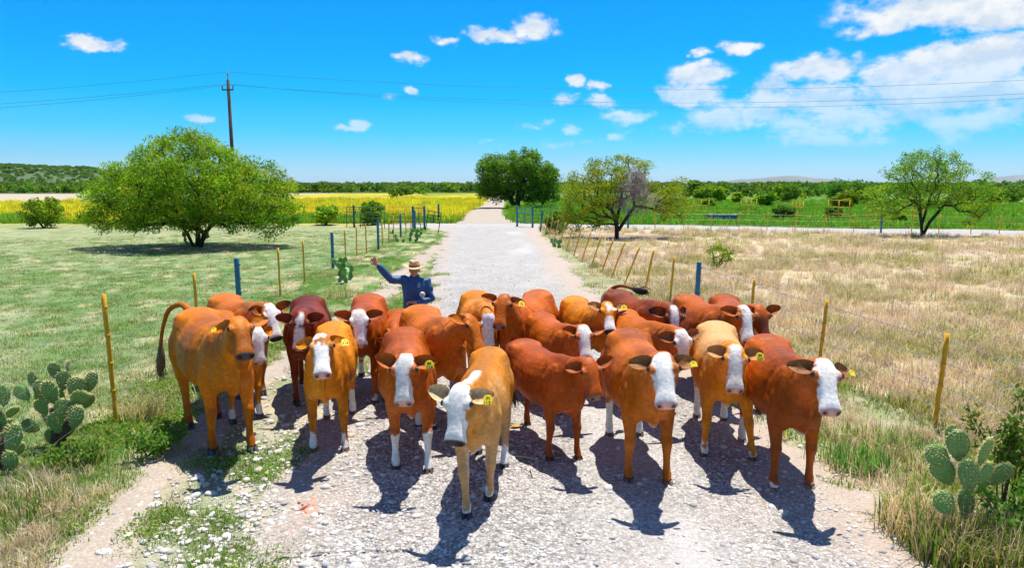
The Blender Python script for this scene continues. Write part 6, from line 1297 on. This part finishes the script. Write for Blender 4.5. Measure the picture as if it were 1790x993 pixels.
    put('emblem_lettering', MB().box((c[0] - .006, c[1] - .004, c[2] - .036), (.022, .003, .004)).mesh('lettering', smooth=False, cols=False), grey, em)
    p = np.array([.135, -.155, 1.155]); pt = put('sleeve_patch', mesh_np('patch', *(lambda q: (q[0], [q[1], q[2]]))(ellipsoid(p, (.046, .022, .044), None, 8, 16))), white, e, label='round white patch in front of the upper arm')
    put('patch_mark', MB().tube([(p[0] - .014, p[1] - .021, p[2] + .012), (p[0] + .004, p[1] - .022, p[2] - .002), (p[0] + .008, p[1] - .021, p[2] - .02)], .005, 6).mesh('mark', cols=False), brown, pt)
    # trousers, belt and boots
    mb = MB(); rg = []
    for z_, w, d in ((.70, .165, .115), (.82, .175, .125), (.92, .165, .12)):
        a = np.arange(20) * 2 * np.pi / 20; rg.append(np.stack([w * np.cos(a), d * np.sin(a), np.full(20, z_)], 1))
    mb.add(*rings_mesh(rg)); [mb.add(*tube([(s * .088, 0, .88), (s * .097, -.01, .5), (s * .102, 0, .10)], [.10, .078, .068], 14)) for s in (-1, 1)]
    V, F = remesh(mb, .016, 4); put('trousers', mesh_np('trousers', V, F), simple_mat('jeans', (.03, .05, .10), .8, .3, 20, bumps=.3), e)
    for s in (-1, 1):
        mb = MB(); mb.add(*tube([(s * .102, .01, .24), (s * .102, .01, .06), (s * .102, .005, .03)], [.058, .056, .05], 12)); mb.add(*tube([(s * .102, .05, .04), (s * .105, -.06, .042), (s * .108, -.16, .034)], [.042, .046, .032], 12)); V, F = remesh(mb, .012, 3); V[:, 2] = np.maximum(V[:, 2], .0); put('boot', mesh_np('boot', V, F), simple_mat('boot_leather', (.07, .035, .02), .5, .3, 12), e)
    # straw hat
    straw = simple_mat('straw_hat', (.62, .40, .19), .75, .18, 60, bumps=.5, bscale=160); band = simple_mat('hat_band', (.22, .13, .06), .7, .6, 90, bumps=0)
    a = np.arange(40) * 2 * np.pi / 40; rows = []
    zc = 1.563
    for f in np.linspace(0, 1, 7):
        rx, ry = .082 + (.178 - .082) * f, .100 + (.165 - .100) * f; rows.append(np.stack([rx * np.cos(a), ry * np.sin(a), zc + .040 * f ** 2 * np.abs(np.cos(a)) ** 2.2 - .020 * f * np.abs(np.sin(a)) ** 2 - .012 * f * np.cos(a)], 1))
    rg = rows[::-1] ; low = [q - [0, 0, .006] for q in rows]
    rings = low[::1] + rows[::-1]
    Rg = np.array(rings); m_, n_ = Rg.shape[:2]; i, j = np.meshgrid(np.arange(m_), np.arange(n_), indexing='ij'); i = i.ravel(); j = j.ravel(); k = (j + 1) % n_; i2 = (i + 1) % m_
    hat = put('hat', None, parent=e); put('brim', mesh_np('brim', Rg.reshape(-1, 3), np.stack([i * n_ + j, i * n_ + k, i2 * n_ + k, i2 * n_ + j], 1)), straw, hat)
    rows = []
    for f, s_ in ((0, 1.0), (.25, .98), (.5, .95), (.75, .90), (.92, .83), (1, .70), (1.0, .4), (.99, .1)):
        pinch = .018 * f * np.exp(-(np.cos(a) / .35) ** 2); rows.append(np.stack([.083 * s_ * np.cos(a), .101 * s_ * np.sin(a), zc + .112 * f - pinch - (.018 * (1 - s_) * (f > .98))], 1))
    V, Q, T_ = rings_mesh(rows); put('crown', mesh_np('crown', V, [Q, T_]), straw, hat)
    put('band', mesh_np('band', *(lambda q: (q[0], [q[1]]))(rings_mesh([np.stack([.0865 * s_ * np.cos(a), .1045 * s_ * np.sin(a), np.full(40, z_)], 1) for s_, z_ in ((1.0, zc + .006), (.99, zc + .030))]))), band, hat)
build_man()
# ------------------------------------------------------------------ litter on the road
def build_debris():
    clay = simple_mat('red_clay', (.62, .26, .17), .9, .3, 20); wood = simple_mat('dry_stick', (.42, .30, .20), .85, .3, 20); leaf = simple_mat('dead_leaf', (.45, .24, .03), .7, .3, 20)
    V, F = ico(91, 1, .45, .25); me = mesh_np('fragment', V, F); me.materials.append(clay)
    for (px, py, n, sx, sy), lab in (((548, 888, 60, .15, .22), 'scatter of red clay fragments on the stony ground'), ((505, 928, 16, .09, .05), 'smaller patch of red clay at the grass edge')):
        c = gp(px, py); e = put('clay_rubble', None, label=lab, cat='rubble', loc=(c[0], c[1], float(ground_z(c[0], c[1])) + .012)); e.empty_display_size = .05
        for i in range(n):
            s = .016 * math.exp(rng.normal(0, .35)); put('fragment', me, None, e, loc=(rng.normal(0, sx * .55), rng.normal(0, sy * .55), .004), rot=(rng.normal(0, .3), rng.normal(0, .3), rng.uniform(0, 6)), scl=(s * 1.4, s * 1.2, s))
    for a, b, r, lab in (((902, 805), (948, 815), .011, 'dry stick lying on the gravel behind the tan cow'), ((925, 822), (931, 842), .006, 'thin pale twig on the gravel')):
        A = gp(*a); B = gp(*b); M_ = (A + B) / 2; Z = float(ground_z(M_[0], M_[1])) + .045
        put('stick', MB().tube([A - M_, (B - A) * .05 + [0, .012, .008], B - M_], [r, r * .9, r * .6], 7).mesh('stick', cols=False), wood, label=lab, cat='stick', loc=(M_[0], M_[1], Z))
    c = gp(903, 752); u = np.linspace(-1, 1, 7); vv = []
    for t in u:
        w = .035 * (1 - t * t) ** .6 + .002
        vv += [(t * .08, -w, .015 + .02 * t * t), (t * .08, 0, .006 + .015 * t * t), (t * .08, w, .02 + .02 * t * t)]
    Q = [[i * 3 + j, i * 3 + j + 1, i * 3 + j + 4, i * 3 + j + 3] for i in range(6) for j in range(2)]
    put('dead_leaf', mesh_np('dead_leaf', np.array(vv), np.array(Q)), leaf, label='curled yellow brown leaf on the gravel', cat='leaf', loc=(c[0], c[1], .035), rot=(0, 0, .3))
build_debris()
# ------------------------------------------------------------------ the air
def build_haze():
    m = bpy.data.materials.new('thin_haze'); m.use_nodes = True; nt = m.node_tree
    for n in list(nt.nodes): nt.nodes.remove(n)
    out = nt.nodes.new('ShaderNodeOutputMaterial'); v = nt.nodes.new('ShaderNodeVolumePrincipled'); v.inputs['Color'].default_value = (.62, .84, 1, 1); v.inputs['Density'].default_value = 1.5e-5; v.inputs['Anisotropy'].default_value = .2
    nt.links.new(v.outputs[0], out.inputs['Volume'])
    put('haze', MB().box((0, 4000, 198.5), (19000, 19000, 201.5)).mesh('haze', smooth=False, cols=False), m, kind='stuff', label='thin pale air over the whole plain')
build_haze()
